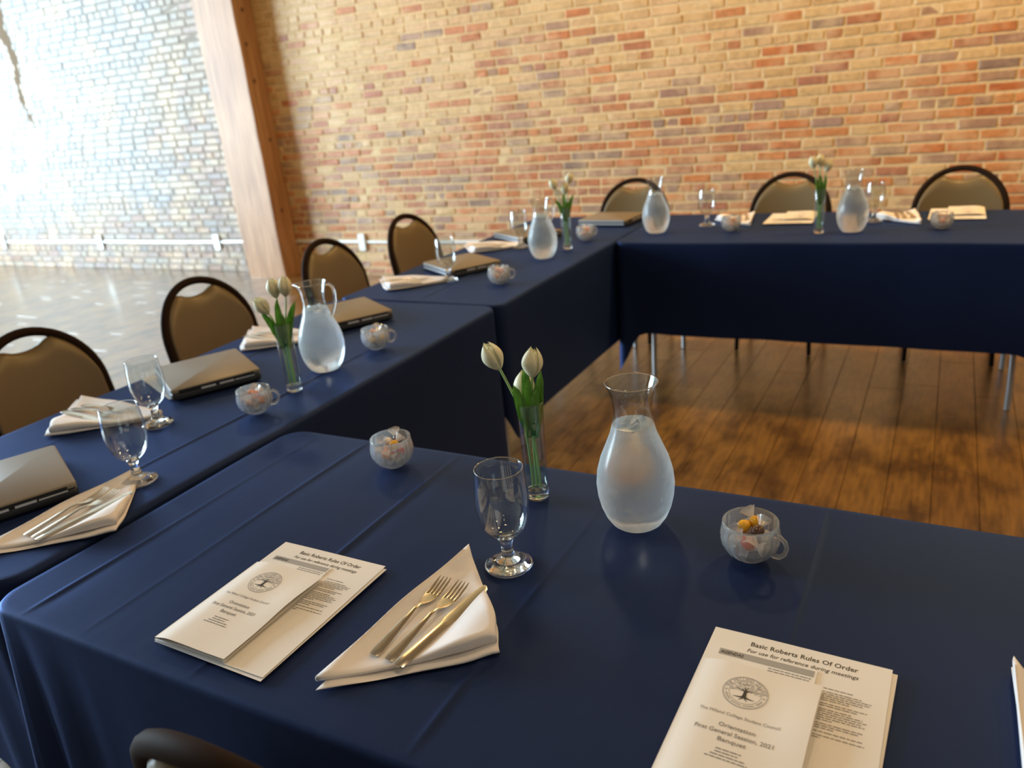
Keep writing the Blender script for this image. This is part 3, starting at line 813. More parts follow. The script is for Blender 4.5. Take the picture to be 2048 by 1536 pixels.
carafe(0.966, -1.269, 'large frosted water carafe in the foreground, right of the near tulips')
carafe(-0.193, -0.734, 'frosted water pitcher with glass handle on the front left table', 0.45, True)
carafe(-0.197, 0.78, 'frosted water pitcher on the far left table, beside a small tulip vase', 0.75, True)
carafe(0.144, 1.36, 'frosted water carafe on the far table, nearest the corner', 0, False)
carafe(1.036, 1.365, 'frosted water carafe on the far table, right of the tulip vase', 0, False)

# cut-glass cups with candies
def cup_meshes():
    n = 96
    def ribs(a, z):
        k = sstep(0.004, 0.012, z) * sstep(0.057, 0.046, z)
        return 1 + 0.115 * k * (abs(math.sin(a * 9)) - 0.5)
    outer = [(0.0, 0.002), (0.018, 0.0005), (0.0215, 0.002), (0.027, 0.006), (0.0355, 0.015), (0.0415, 0.027), (0.0440, 0.040), (0.0435, 0.052), (0.0425, 0.062), (0.0428, 0.0655)]
    inner = [(0.0418, 0.0668), (0.0405, 0.0655), (0.0400, 0.055), (0.0400, 0.040), (0.0375, 0.028), (0.031, 0.017), (0.021, 0.0095), (0.0, 0.007)]
    body = MB().lathe(outer + inner, n, mod=ribs).mesh('body', 'cut_glass', merge=1e-6)
    hp = [(0.0425, 0, 0.057), (0.052, 0, 0.058), (0.061, 0, 0.052), (0.064, 0, 0.042), (0.060, 0, 0.030), (0.052, 0, 0.0225), (0.0405, 0, 0.021)]
    hand = MB().tube(hp, [0.004, 0.0035, 0.0035, 0.0035, 0.0038, 0.0042, 0.0045], 10).mesh('handle', 'cut_glass')
    return body, hand
def candy_meshes(mat):
    mb = MB()
    mb.lathe([(0.0, -0.0095), (0.004, -0.009), (0.0072, -0.006), (0.0084, 0.0), (0.0072, 0.006), (0.004, 0.009), (0.0, 0.0095)], 14)
    mb.v = [(v[2], v[0], v[1]) for v in mb.v]
    core = mb.mesh('sweet', mat)
    w = []
    for s in (-1, 1):
        t_ = MB(); rows = []
        for j in range(5):
            f = j / 4; r = 0.002 + 0.0095 * f
            rows.append([(s * (0.0085 + 0.014 * f), r * math.cos(a), r * 0.75 * math.sin(a) + 0.0018 * math.sin(5 * a) * f) for a in [2 * PI * k / 14 for k in range(14)]])
        t_.grid(rows, closed_u=True); w.append(t_.mesh('wrapper_end', 'wrapper'))
    return core, w
def candy(loc, rot, mat, label, group, ends=True):
    core, w = cached('candy' + mat, lambda: candy_meshes(mat))
    c = tag(put('wrapped_candy', None, None, loc), label, 'candy', group); c.rotation_euler = rot; c.scale = (1.18, 1.18, 1.18)
    put('sweet', core, c)
    if ends:
        for k in w: put('wrapper_end', k, c)
def cup(x, y, ang, label, where, mats, seed):
    b_, h_ = cached('cup', cup_meshes)
    c = thing('glass_cup', (x, y, TZ + 0.0005), ang, label, 'cup', 'cut-glass cups of candy')
    put('body', b_, c); put('handle', h_, c)
    rng = random.Random(seed)
    spots = [(0.0, 0.0, 0.020), (0.016, 0.008, 0.034), (-0.016, 0.007, 0.034), (0.001, -0.018, 0.035), (0.012, -0.006, 0.052), (-0.011, 0.004, 0.053), (0.005, 0.017, 0.054)]
    adj = {'candy_white': 'white', 'candy_red': 'red', 'candy_yellow': 'yellow', 'candy_brown': 'chocolate brown', 'candy_orange': 'orange', 'candy_pink': 'pink', 'candy_gold': 'gold'}
    for k, (dx, dy, dz) in enumerate(spots):
        if k >= len(mats): break
        a = math.atan2(dy, dx) + PI / 2
        candy((x + dx, y + dy, TZ + dz), (rng.uniform(-.3, .3), rng.uniform(-.75, -.2) if k > 3 else rng.uniform(-.2, .2), a + rng.uniform(-.4, .4)), mats[k], '%s wrapped candy in the %s' % (adj[mats[k]], where), 'candies in the ' + where)
cup(0.403, -1.213, 2.1, 'cut-glass cup of candy at the far edge of the nearest table, left of the tulips', 'cup left of the near tulips', ['candy_red', 'candy_red', 'candy_pink', 'candy_orange', 'candy_yellow', 'candy_white', 'candy_brown'], 1)
cup(1.168, -1.312, -0.4, 'cut-glass cup of candy right of the large foreground carafe, handle toward the viewer', 'cup right of the foreground carafe', ['candy_white', 'candy_white', 'candy_pink', 'candy_red', 'candy_brown', 'candy_yellow', 'candy_yellow'], 2)
cup(-0.147, -1.063, 0.5, 'cut-glass cup of candy on the front left table, left of the tulip vase', 'cup left of the front vase', ['candy_white', 'candy_orange', 'candy_white', 'candy_pink', 'candy_orange', 'candy_pink', 'candy_white'], 3)
cup(-0.156, -0.531, 0.45, 'cut-glass cup of candy right of the glass-handled pitcher', 'cup right of the glass-handled pitcher', ['candy_brown', 'candy_gold', 'candy_white', 'candy_gold', 'candy_white', 'candy_pink', 'candy_gold'], 4)
cup(-0.166, 0.304, 0.4, 'cut-glass cup of candy at the near end of the far left table', 'third left-hand cup', ['candy_white', 'candy_white', 'candy_white', 'candy_orange', 'candy_orange', 'candy_pink', 'candy_white'], 5)
cup(-0.156, 1.175, 0.9, 'cut-glass cup of candy at the far corner, right of a small tulip vase', 'cup at the far corner', ['candy_white', 'candy_white', 'candy_pink', 'candy_pink', 'candy_orange', 'candy_white', 'candy_pink'], 6)
cup(0.502, 1.39, 2.0, 'cut-glass cup of candy on the far table in front of a goblet', 'cup before the far goblet', ['candy_white', 'candy_orange', 'candy_white', 'candy_pink', 'candy_orange', 'candy_pink', 'candy_white'], 7)
cup(1.384, 1.42, 2.2, 'cut-glass cup of candy on the far table in front of the right-hand program', 'rightmost far cup', ['candy_pink', 'candy_white', 'candy_white', 'candy_orange', 'candy_pink', 'candy_gold', 'candy_white'], 8)

# vases and tulips
def vase_meshes():
    k_ = 1.1
    tube_ = MB().lathe([(r * k_, z) for r, z in [(0.0193, 0.016), (0.0200, 0.05), (0.0212, 0.12), (0.0222, 0.192), (0.0216, 0.1934), (0.0208, 0.192), (0.0198, 0.12), (0.0186, 0.05), (0.018, 0.019), (0.0, 0.0175)]], 40).mesh('tube', 'vase_glass')
    base = MB().lathe([(r * k_, z) for r, z in [(0.0, 0.0005), (0.0185, 0.0005), (0.0193, 0.0015), (0.0193, 0.016), (0.0, 0.016)]], 40).mesh('base', 'solid_glass', angle=50)
    rim = MB().tube([(0.0217 * k_ * math.cos(2 * PI * k / 40), 0.0217 * k_ * math.sin(2 * PI * k / 40), 0.1928) for k in range(41)], 0.001, 6, cap=False).mesh('rim', 'solid_glass')
    return tube_, base, rim
def petal_mesh(outer):
    mb = MB(); rows = []; nv, nu = 12, 8
    Ln = 0.050 if outer else 0.0465
    for j in range(nv + 1):
        v = j / nv
        r = (0.0035 + 0.0135 * math.sin(min(1, v / 0.5) * PI / 2) ** 0.9) if v < 0.5 else lerp(0.017, 0.0055, ((v - 0.5) / 0.5) ** 1.7)
        r *= 1.0 if outer else 0.86
        hw = (0.95 - 0.1 * v) * (1 - max(0, (v - 0.45) / 0.55) ** 3.2) ** 0.6
        row = []
        for i in range(nu + 1):
            u = -1 + 2 * i / nu; a = u * hw
            rr = r * (1 + 0.04 * u * u)
            row.append((rr * math.cos(a), rr * math.sin(a), Ln * v - 0.004 * v * u * u * 0.5))
        rows.append(row)
    mb.grid(rows)
    # give the petal a real thickness
    inn = [[(x * 0.955, y * 0.955, z) for x, y, z in r] for r in rows]
    mb.grid(inn)
    e = lambda g: [p for p in g[0]] + [g[j][-1] for j in range(1, nv + 1)] + [g[nv][i] for i in range(nu - 1, -1, -1)] + [g[j][0] for j in range(nv - 1, 0, -1)]
    mb.grid([e(rows), e(inn)], closed_u=True)
    return mb.mesh('petal', 'petal', merge=1e-5)
def bez(p0, p1, p2, p3, n):
    out = []
    for k in range(n + 1):
        t_ = k / n; s = 1 - t_
        out.append(Vector(p0) * s ** 3 + Vector(p1) * 3 * s * s * t_ + Vector(p2) * 3 * s * t_ * t_ + Vector(p3) * t_ ** 3)
    return out
def leafmesh(pts, width, nrm, name='leaf'):
    mb = MB(); top, bot = [], []; n = len(pts)
    for i, p in enumerate(pts):
        t_ = i / (n - 1); d = (pts[min(i + 1, n - 1)] - pts[max(i - 1, 0)]).normalized()
        sd = d.cross(Vector(nrm)).normalized(); up = sd.cross(d)
        w = width * (0.35 + 0.65 * sstep(0, 0.5, t_)) * math.sqrt(max(0.0005, 1 - t_ ** 3.5))
        top.append([p + sd * (w * u) + up * (0.45 * w * u * u) for u in (-1, -.5, 0, .5, 1)])
        bot.append([q - up * 0.0006 for q in top[-1]])
    mb.grid(top); mb.grid(bot)
    e = lambda g: list(g[0]) + [g[j][-1] for j in range(1, n)] + [g[n - 1][i] for i in range(3, -1, -1)] + [g[j][0] for j in range(n - 2, 0, -1)]
    mb.grid([e(top), e(bot)], closed_u=True)
    return mb.mesh(name, 'leaf', merge=1e-6)
def tulip(base, foot_, head, tilt, leaves, label, group):
    """base: vase foot in the world; foot_, head: stem foot and bloom base relative to it; tilt: bloom axis; leaves: lists of bezier points"""
    t_ = tag(put('tulip', None, None, base), label, 'flower', group)
    ax = Vector(tilt).normalized()
    h = Vector(head); f = Vector(foot_)
    mouth = Vector((h.x * 0.22, h.y * 0.22, 0.165))
    pts = bez(f, f + Vector((0, 0, 0.07)), mouth, mouth + (h - mouth) * 0.35, 10)[:-1] + bez(mouth + (h - mouth) * 0.35, mouth + (h - mouth) * 0.6, h - ax * 0.02, h, 6)
    MB().tube(pts, 0.0023, 8).build('stem', 'stem', t_)
    q = Vector((0, 0, 1)).rotation_difference(ax).to_matrix().to_4x4()
    for k in range(6):
        me = cached('petal%d' % (k % 2), lambda: petal_mesh(k % 2 == 0))
        o = put('petal', me, t_); o.matrix_local = Matrix.Translation(h) @ q @ Matrix.Rotation(k * PI / 3 + 0.4, 4, 'Z') @ Matrix.Scale(1.12, 4)
    for lv in leaves:
        pp = bez(*lv[0], 10); put('leaf', leafmesh(pp, lv[1], lv[2]), t_)
def vase(x, y, label):
    a, b_, rm = cached('vase', vase_meshes)
    v = thing('bud_vase', (x, y, TZ + 0.0005), 0, label, 'vase', 'glass bud vases')
    put('rim', rm, put('tube', a, v)); put('base', b_, v)
def bouquet(x, y, heads, where, seed, sp=1.0):
    """heads: three bloom centres (dx, dy, z) relative to the vase, given in the camera's right / away frame"""
    rt = Vector((r0.x, r0.y, 0)); aw = Vector((math.sin(YAW), math.cos(YAW), 0)); base = (x, y, TZ + 0.0005)
    rng = random.Random(seed)
    W = lambda a, b_, z: rt * a + aw * b_ + Vector((0, 0, z))
    for k, (a, b_, z, ta, tb, what) in enumerate(heads):
        ax = W(ta, tb, 1).normalized(); c = W(a, b_, z); h = c - ax * 0.024
        f = W(0.007 * (k - 1), 0.004 * ((k % 2) * 2 - 1), 0.0205)
        if k == 0: lv = [([W(-.005, -.006, .125), W(-.009, -.010, .16), W(-.013, -.012, .195), W(-.026 * sp, -.008, .232)], .0120, -aw)]
        elif k == 1: lv = [([W(.003, -.006, .13), W(.002, -.008, .16), W(.000, -.012, .20), W(-.004, .010, .258)], .0125, -aw),
                           ([W(.008, .004, .12), W(.010, .004, .15), W(.014, .006, .19), W(.026 * sp, .006, .250)], .0115, -aw)]
        else: lv = [([W(.003, -.01, .13), W(.004, -.012, .16), W(.007, -.015, .19), W(.013, -.017, .222)], .0105, -aw)]
        tulip(base, f, h, ax, lv, 'white tulip %s, in the %s' % (what, where), 'tulips in the ' + where)
vase(0.758, -1.239, 'slim glass bud vase in the foreground between goblet and carafe')
bouquet(0.758, -1.239, [(-0.056, 0.0, 0.284, -0.42, 0.0, 'leaning left'), (0.012, 0.0, 0.265, 0.10, 0.05, 'upright in front'), (-0.006, 0.030, 0.212, 0.05, 0.25, 'lowest, behind the leaves')], 'foreground vase', 1)
vase(-0.164, -0.902, 'slim glass bud vase on the front left table, left of the glass-handled pitcher')
bouquet(-0.164, -0.902, [(-0.038, -0.01, 0.246, -0.55, -0.1, 'lowest and leaning left'), (-0.005, 0.012, 0.286, -0.10, 0.05, 'tall in the middle'), (0.028, 0.0, 0.290, 0.10, 0.0, 'tall at the right')], 'front left table vase', 2, 1.8)
vase(-0.164, 0.972, 'slim glass bud vase on the far left table, right of a frosted pitcher')
bouquet(-0.164, 0.972, [(-0.045, 0.0, 0.300, -0.45, 0.0, 'leaning left'), (0.030, 0.01, 0.318, 0.35, 0.1, 'tallest, leaning right'), (0.004, -0.012, 0.278, 0.05, -0.1, 'lowest in the middle')], 'far left table vase', 3, 1.7)
vase(0.903, 1.331, 'slim glass bud vase on the far table, in front of a chair')
bouquet(0.903, 1.331, [(-0.036, 0.0, 0.308, -0.2, 0.0, 'at the left'), (0.0, 0.012, 0.310, 0.02, 0.1, 'in the middle'), (0.026, -0.008, 0.288, 0.25, -0.1, 'at the right, lowest')], 'far table vase', 4)

# ------------------------------------------------------------------ napkins and cutlery (local frame of the nearest seat)
nA, nB, nC = Vector((0.0, 0.0)), Vector((0.037, 0.344)), Vector((0.206, 0.153))
def nap_h(c, b_):
    """height of the folded cloth at barycentric weight c of corner C, b of corner B"""
    lip = 0.013 * math.exp(-(c / 0.05) ** 2) * (0.35 + 0.65 * sstep(0.0, 0.5, b_))
    roll = 0.019 * sstep(0.42, 0.78, c + 0.10 * b_) * (1 - 0.25 * sstep(0.9, 1.0, c))
    return 0.0085 + lip + roll
def napkin_mesh():
    n = 22; mb = MB()
    for lay, (sc, k) in enumerate(((1.0, 0.26), (1.0, 1.0))):
        cen = (nA + nB + nC) / 3
        off = (Vector((0.008, -0.010)), Vector((0, 0)))[lay]
        idx = {}; top = []
        for i in range(n + 1):
            for j in range(n + 1 - i):
                b_, c = i / n, j / n; a = 1 - b_ - c
                p = nA * a + nB * b_ + nC * c
                # rounded corner C
                p = cen + (p - cen) * sc * (1 - 0.10 * sstep(0.75, 1.0, c)) + off * (1 - b_)
                z = nap_h(c, b_) * k + 0.0012 * math.sin(p.x * 50 + p.y * 31 + lay)
                idx[i, j] = len(top); top.append((p.x, p.y, max(0.001 + 0.001 * lay, z)))
        fs = []
        for i in range(n):
            for j in range(n - i):
                fs.append((idx[i, j], idx[i + 1, j], idx[i, j + 1]))
                if j < n - i - 1: fs.append((idx[i + 1, j], idx[i + 1, j + 1], idx[i, j + 1]))
        bnd = [idx[i, 0] for i in range(n + 1)] + [idx[n - j, j] for j in range(1, n + 1)] + [idx[0, j] for j in range(n - 1, 0, -1)]
        o = len(mb.v); mb.add(top, fs)
        # rounded turn-down of the fold and an inward return, so every layer reads as a thick fold
        prev = bnd
        zlo = [0.0006, 0.30][lay]
        for ins, dz in ((-0.0015, 0.25), (-0.002, 0.55), (0.000, 0.9), (0.006, 1.0)):
            cur = []
            for q in bnd:
                x, y, z = top[q]; lo = 0.0006 if lay == 0 else max(0.0008, z * (zlo / (0.26, 1.0)[lay]))
                d = (cen - Vector((x, y))).normalized() * ins
                cur.append(len(mb.v) - o); mb.v.append((x + d.x, y + d.y, lerp(z, lo, dz)))
            m_ = len(bnd)
            for q in range(m_): mb.f.append((o + prev[q], o + cur[q], o + cur[(q + 1) % m_], o + prev[(q + 1) % m_]))
            prev = cur
    return mb.mesh('napkin', 'linen', angle=None, merge=0)
def loft(mb, secs, n=8):
    """secs: (y, x, z, half width, half thickness)"""
    rows = []
    for y, x, z, w, h in secs:
        rows.append([(x + w * math.copysign(abs(math.cos(a)) ** 0.7, math.cos(a)), y, z + h * math.copysign(abs(math.sin(a)) ** 0.9, math.sin(a))) for a in [2 * PI * (k + .5) / n for k in range(n)]])
    o = len(mb.v); mb.grid(rows, closed_u=True)
    mb.f.append(tuple(o + k for k in reversed(range(n)))); mb.f.append(tuple(o + (len(rows) - 1) * n + k for k in range(n)))
def fork_mesh():
    mb = MB()
    loft(mb, [(0.0, 0, .0022, .004, .0008), (.002, 0, .0022, .0078, .0012), (.012, 0, .0025, .0092, .0014), (.04, 0, .0045, .0078, .0014), (.075, 0, .0075, .0055, .0014), (.100, 0, .0095, .0036, .0015), (.115, 0, .0085, .0034, .0015), (.123, 0, .0062, .0062, .0011), (.130, 0, .0046, .0100, .0009), (.140, 0, .0036, .0118, .0008), (.1475, 0, .0035, .0122, .0008)])
    for k in range(4):
        x = -0.0098 + k * 0.00655
        loft(mb, [(.146, x, .0035, .0024, .0008), (.160, x * 1.01, .0042, .0022, .0008), (.178, x * 1.0, .0070, .0018, .0007), (.188, x * .98, .0096, .0008, .0005)], 6)
    return mb.mesh('fork', 'steel', angle=50, merge=0)
def knife_mesh():
    mb = MB()
    loft(mb, [(0.0, 0, .003, .006, .001), (.002, 0, .003, .0098, .0014), (.02, 0, .0032, .0100, .0016), (.06, 0, .0034, .0090, .0016), (.098, 0, .0036, .0082, .0015), (.106, 0, .0036, .0088, .0011), (.114, 0, .0036, .0102, .0006), (.15, 0.0004, .0036, .0106, .0005), (.185, 0.0002, .0036, .0098, .0005), (.198, -.0018, .0036, .0068, .0005), (.204, -.0042, .0036, .002, .0004)], 10)
    return mb.mesh('knife', 'steel', angle=50, merge=0)
def setting(A, rz, where, sc=1.0, z=TZ, cutlery=True, shape_y=1.0):
    """A: world position of the napkin's corner A"""
    nm = tag(put('folded_napkin', cached('napkin', napkin_mesh), None, (A[0], A[1], z + 0.0005), rz), 'white linen napkin folded to a triangle, ' + where, 'napkin', 'folded napkins'); nm.scale = (sc, sc, 1)
    if not cutlery: return
    M = Matrix.Translation((A[0], A[1], z + 0.0005)) @ Matrix.Rotation(rz, 4, 'Z')
    for nme, key, fn, x, y, zz, ang, what, cat in (('fork', 'fork', fork_mesh, 0.046, 0.066, 0.0088, -0.01, 'left-hand steel fork', 'fork'), ('fork', 'fork', fork_mesh, 0.073, 0.064, 0.0098, -0.05, 'right-hand steel fork beside the knife', 'fork'), ('table_knife', 'knife', knife_mesh, 0.093, 0.058, 0.0105, -0.13, 'steel table knife', 'knife')):
        o = tag(put(nme, cached(key, fn)), '%s lying on the napkin %s' % (what, where), cat, 'cutlery on the napkins')
        o.matrix_world = M @ Matrix.Translation((x * sc, y * sc, zz)) @ Matrix.Rotation(ang, 4, 'Z')
setting((0.701, -1.803), 0.0, 'in the foreground')
setting((-0.160, -1.775), 0.05, 'at the left edge')
setting((-0.775, -1.135), -PI / 2 + 0.03, 'before the second left goblet', 1.12)
setting((-0.785, -0.445), -PI / 2 + 0.03, 'behind the front left vase', 1.1)
setting((-0.765, 0.315), -PI / 2 + 0.10, 'under the third left goblet', 1.0)
setting((-0.770, 1.045), -PI / 2 + 0.04, 'under the farthest left goblet', 1.0)
setting((0.515, 1.86), PI + 0.25, 'at the far table, left goblet', 1.0)
setting((1.265, 1.86), PI + 0.22, 'at the far table, right goblet', 1.0)
setting((1.518, -1.80), 0.12, 'at the right edge', 1.0)

# ------------------------------------------------------------------ printed papers
def textmesh(body, size, x, y, align='CENTER', bold=0.0, shear=0.0, fit=None):
    cu = bpy.data.curves.new('text', 'FONT'); cu.body = body; cu.size = size; cu.align_x = align; cu.offset = bold * size; cu.shear = shear; cu.resolution_u = 2
    o = bpy.data.objects.new('text', cu); COL.objects.link(o)
    dg = bpy.context.evaluated_depsgraph_get(); me = bpy.data.meshes.new_from_object(o.evaluated_get(dg))
    xs_ = [v.co.x for v in me.vertices]; sx = fit / (max(xs_) - min(xs_)) if fit else 1.0
    vs_ = [(v.co.x * sx + x, v.co.y + y) for v in me.vertices]; fs = [tuple(p.vertices) for p in me.polygons]
    bpy.data.objects.remove(o); bpy.data.curves.remove(cu); bpy.data.meshes.remove(me)
    return vs_, fs
def printmesh(name, mat, items, zf):
    mb = MB()
    for vs_, fs in items: mb.add([(x, y, zf(x, y)) for x, y in vs_], fs)
    me = bpy.data.meshes.new(name); me.from_pydata(mb.v, [], mb.f); me.materials.append(MATS[mat]); me.update()
    return me
def greeked(rng, x0, x1, ys, h):
    """rows of unreadably small print as word-length dashes"""
    items = []
    for y, ln in ys:
        x = x0
        while x < x0 + (x1 - x0) * ln:
            w = rng.uniform(0.003, 0.009); e = min(x + w, x0 + (x1 - x0) * ln)
            items.append(([(x, y), (e, y), (e, y + h), (x, y + h)], [(0, 1, 2, 3)])); x = e + 0.0011
    return items
# letter sheet, origin at its lower left corner
SW, SH = 0.222, 0.284
def sheet_mesh(seed, thick=0.0004, lift=0.0012):
    rng = random.Random(seed); mb = MB(); n = 12; p0 = rng.uniform(0, 6)
    f = lambda x, y: 0.0006 + lift * (0.5 + 0.5 * math.sin(x * 17 + p0)) * sstep(0.5, 1, y / SH) 
    top = [[(SW * i / n, SH * j / n, f(SW * i / n, SH * j / n) + thick) for i in range(n + 1)] for j in range(n + 1)]
    bot = [[(x, y, z - thick) for x, y, z in r] for r in top]
    mb.grid(top); mb.grid(bot)
    e = lambda g: list(g[0]) + [g[j][-1] for j in range(1, n + 1)] + [g[n][i] for i in range(n - 1, -1, -1)] + [g[j][0] for j in range(n - 1, 0, -1)]
    mb.grid([e(top), e(bot)], closed_u=True)
    return mb.mesh('sheet', 'paper', angle=60, merge=1e-6), (lambda x, y: f(x, y) + thick)
PW, PH = 0.146, 0.212
def leaf_z(x):
    u = x / PW
    return 0.0030 + 0.0058 * math.sin(PI * 0.5 * min(1, max(0, u) / 0.24)) - 0.0016 * sstep(0.3, 0.8, u)
def booklet_mesh():
    prof = [(PW * k / 10, 0.0016) for k in range(10, -1, -1)] + [(-0.0018, 0.0022), (-0.0016, 0.0030)]
    prof += [(PW * k / 24, leaf_z(PW * k / 24)) for k in range(25)]
    mb = MB(); n = 10
    def zz(x, z, y, top):
        return z + (0.0034 * sstep(0.60, 1.0, x / PW) * math.sin(PI * sstep(0.25, 1.0, y / PH)) if top else 0)
    rows = [[(x, PH * j / n, zz(x, z, PH * j / n, i > 12)) for i, (x, z) in enumerate(prof)] for j in range(n + 1)]
    mb.grid(rows)
    rows2 = [[(x, y, z - 0.0003 if z > 0.0025 else z + 0.0003) for x, y, z in r] for r in rows]
    mb.grid(rows2)
    return mb.mesh('cover', 'cream_paper', angle=60, merge=0), (lambda x, y: zz(x, leaf_z(x), y, True))
def emblem_items(cx, cy, Rr):
    dark, mid, pale = [], [], []
    def ring(r_a, r_b, n=56):
        vs_ = [(cx + r * math.cos(2 * PI * k / n), cy + r * math.sin(2 * PI * k / n)) for k in range(n) for r in (r_a, r_b)]
        return vs_, [(2 * k, 2 * k + 1, (2 * k + 3) % (2 * n), (2 * k + 2) % (2 * n)) for k in range(n)]
    mid.append(ring(Rr * 0.965, Rr)); mid.append(ring(Rr * 0.70, Rr * 0.725)); mid.append(ring(Rr * 0.93, Rr * 0.94))
    txt = 'THE MILLAND COLLEGE'
    for k, ch in enumerate(txt):
        if ch == ' ': continue
        a = math.radians(168 - 156 * k / (len(txt) - 1))
        vs_, fs = textmesh(ch, Rr * 0.25, 0, 0)
        rot = a - PI / 2; c, s = math.cos(rot), math.sin(rot); rr = Rr * 0.745
        mid.append(([(cx + rr * math.cos(a) + x * c - y * s, cy + rr * math.sin(a) + x * s + y * c) for x, y in vs_], fs))
    for k in range(26):                                   # small unreadable lettering round the foot of the seal
        a = math.radians(200 + 140 * k / 25); r_ = Rr * 0.83; d = Rr * 0.028
        if k % 7 == 6: continue
        t_ = Vector((-math.sin(a), math.cos(a))) * d; q = Vector((math.cos(a), math.sin(a)))
        p = Vector((cx, cy)) + q * r_
        pale.append(([tuple(p - t_ - q * d * 1.2), tuple(p + t_ - q * d * 1.2), tuple(p + t_ + q * d * 1.2), tuple(p - t_ + q * d * 1.2)], [(0, 1, 2, 3)]))
    for sgn in (-1, 1):                                   # small stars at either side
        a = math.radians(90 + sgn * 95); p = Vector((cx + Rr * 0.83 * math.cos(a), cy + Rr * 0.83 * math.sin(a)))
        pts = [(p.x + Rr * (0.075 if k % 2 == 0 else 0.032) * math.cos(PI / 2 + k * PI / 5), p.y + Rr * (0.075 if k % 2 == 0 else 0.032) * math.sin(PI / 2 + k * PI / 5)) for k in range(10)]
        mid.append((pts, [tuple(range(10))]))
    # tree: trunk, boughs, roots
    def limb(pts, w0, w1):
        n = len(pts); l, r_ = [], []
        for i, p in enumerate(pts):
            p = Vector(p); d = (Vector(pts[min(i + 1, n - 1)]) - Vector(pts[max(i - 1, 0)])).normalized(); w = lerp(w0, w1, i / (n - 1))
            l.append((cx + Rr * (p.x - d.y * w), cy + Rr * (p.y + d.x * w))); r_.append((cx + Rr * (p.x + d.y * w), cy + Rr * (p.y - d.x * w)))
        return l + r_, [(i, i + 1, n + i + 1, n + i) for i in range(n - 1)]
    dark.append(limb([(0, -0.34), (0.0, -0.2), (0.0, -0.05), (0.0, 0.08)], 0.10, 0.06))
    for s in (-1, 1):
        dark.append(limb([(0, -0.02), (s * 0.10, 0.10), (s * 0.2, 0.2)], 0.045, 0.015)); dark.append(limb([(0, 0.04), (s * 0.04, 0.2), (s * 0.05, 0.34)], 0.035, 0.01))
        dark.append(limb([(0, -0.3), (s * 0.2, -0.36), (s * 0.46, -0.38)], 0.06, 0.01)); dark.append(limb([(0, -0.32), (s * 0.1, -0.45), (s * 0.2, -0.56)], 0.04, 0.006))
        dark.append(limb([(s * 0.08, 0.08), (s * 0.26, 0.12), (s * 0.42, 0.16)], 0.02, 0.008))
    rng = random.Random(11)
    for k in range(230):                                  # foliage specks fill the upper half of the inner disc
        a = rng.uniform(0, PI); r_ = Rr * 0.66 * math.sqrt(rng.uniform(0.06, 1)); s = Rr * rng.uniform(0.012, 0.026)
        x, y = cx + r_ * math.cos(a), cy + r_ * math.sin(a) * 0.98 + Rr * 0.02; rt_ = rng.uniform(0, 3)
        pale.append(([(x + s * math.cos(rt_ + q * PI / 2) * (1.8 if q % 2 else 1), y + s * math.sin(rt_ + q * PI / 2)) for q in range(4)], [(0, 1, 2, 3)]))
    return dark, mid, pale
def rules_print():
    _, zf = cached('sheet1', lambda: sheet_mesh(1)); z1 = lambda x, y: zf(x, y) + 0.0002
    title = [textmesh('Basic Roberts Rules Of Order', 0.0118, 0.118, 0.2620, bold=0.012, fit=0.132), textmesh('For use for reference during meetings', 0.0098, 0.118, 0.2490, bold=0.006, shear=0.22, fit=0.136)]
    rng = random.Random(3)
    ys = []; y = 0.2195
    lens = [0.60, 0, .76, .95, .92, .8, .55, 0, .9, .72, 0, .62, .84, .93, .85, .9, .3, 0, .9, .82, .36, 0, .9, 0, .95, .16]
    for ln in lens:
        if ln: ys.append((y, ln))
        y -= 0.0036 if ln else 0.0024
    body = greeked(rng, 0.150, 0.208, ys, 0.0014)
    return printmesh('lettering', 'ink', title, z1), printmesh('small_print', 'grey_ink', body, z1)
def agenda_mesh():
    """narrow agenda slip behind the booklet, only its head showing: grey bar and two lines"""
    mb = MB().box((0, 0, 0), (0.125, 0.230, 0.0005)); me = mb.mesh('slip', 'paper', smooth=False)
    z1 = lambda x, y: 0.0007
    bar = printmesh('heading_bar', 'grey_bar', [([(0.003, 0.2155), (0.122, 0.2155), (0.122, 0.2270), (0.003, 0.2270)], [(0, 1, 2, 3)])], z1)
    head = printmesh('lettering', 'ink', [textmesh('AGENDAS', 0.0082, 0.005, 0.2182, 'LEFT', bold=0.015, shear=0.15, fit=0.030)], lambda x, y: 0.0009)
    rng = random.Random(8)
    ln = printmesh('small_print', 'grey_ink', greeked(rng, 0.068, 0.120, [(0.2105, 1), (0.2060, .97)], 0.0016), z1)
    return me, bar, head, ln
def cover_print():
    _, zf = cached('booklet', booklet_mesh); z1 = lambda x, y: zf(x, y) + 0.00035
    d, mi, pa = emblem_items(0.065, 0.1640, 0.0270)
    big = [textmesh('Orientation', 0.0088, 0.070, 0.1005, bold=0.010, fit=0.042), textmesh('First General Session, 2021', 0.0088, 0.069, 0.0895, bold=0.010, fit=0.089), textmesh('Banquet', 0.0088, 0.069, 0.0785, bold=0.010, fit=0.032)]
    org = [textmesh('The Milland College Student Council', 0.0070, 0.068, 0.1195, fit=0.093)]
    rng = random.Random(5)
    sm = greeked(rng, 0.055, 0.085, [(0.0665, .95), (0.0620, .85)], 0.0014) + greeked(rng, 0.051, 0.089, [(0.0575, 1)], 0.0014) + greeked(rng, 0.046, 0.093, [(0.0530, 1)], 0.0014)
    # fine subdivision is not needed: the cover is nearly flat across one letter
    return (printmesh('tree_emblem', 'ink', d, z1), printmesh('emblem_ring', 'pale_ink', mi, z1), printmesh('emblem_foliage', 'pale_ink', pa, z1),
            printmesh('lettering', 'grey_ink', big + org, z1), printmesh('small_print', 'grey_ink', sm, z1))
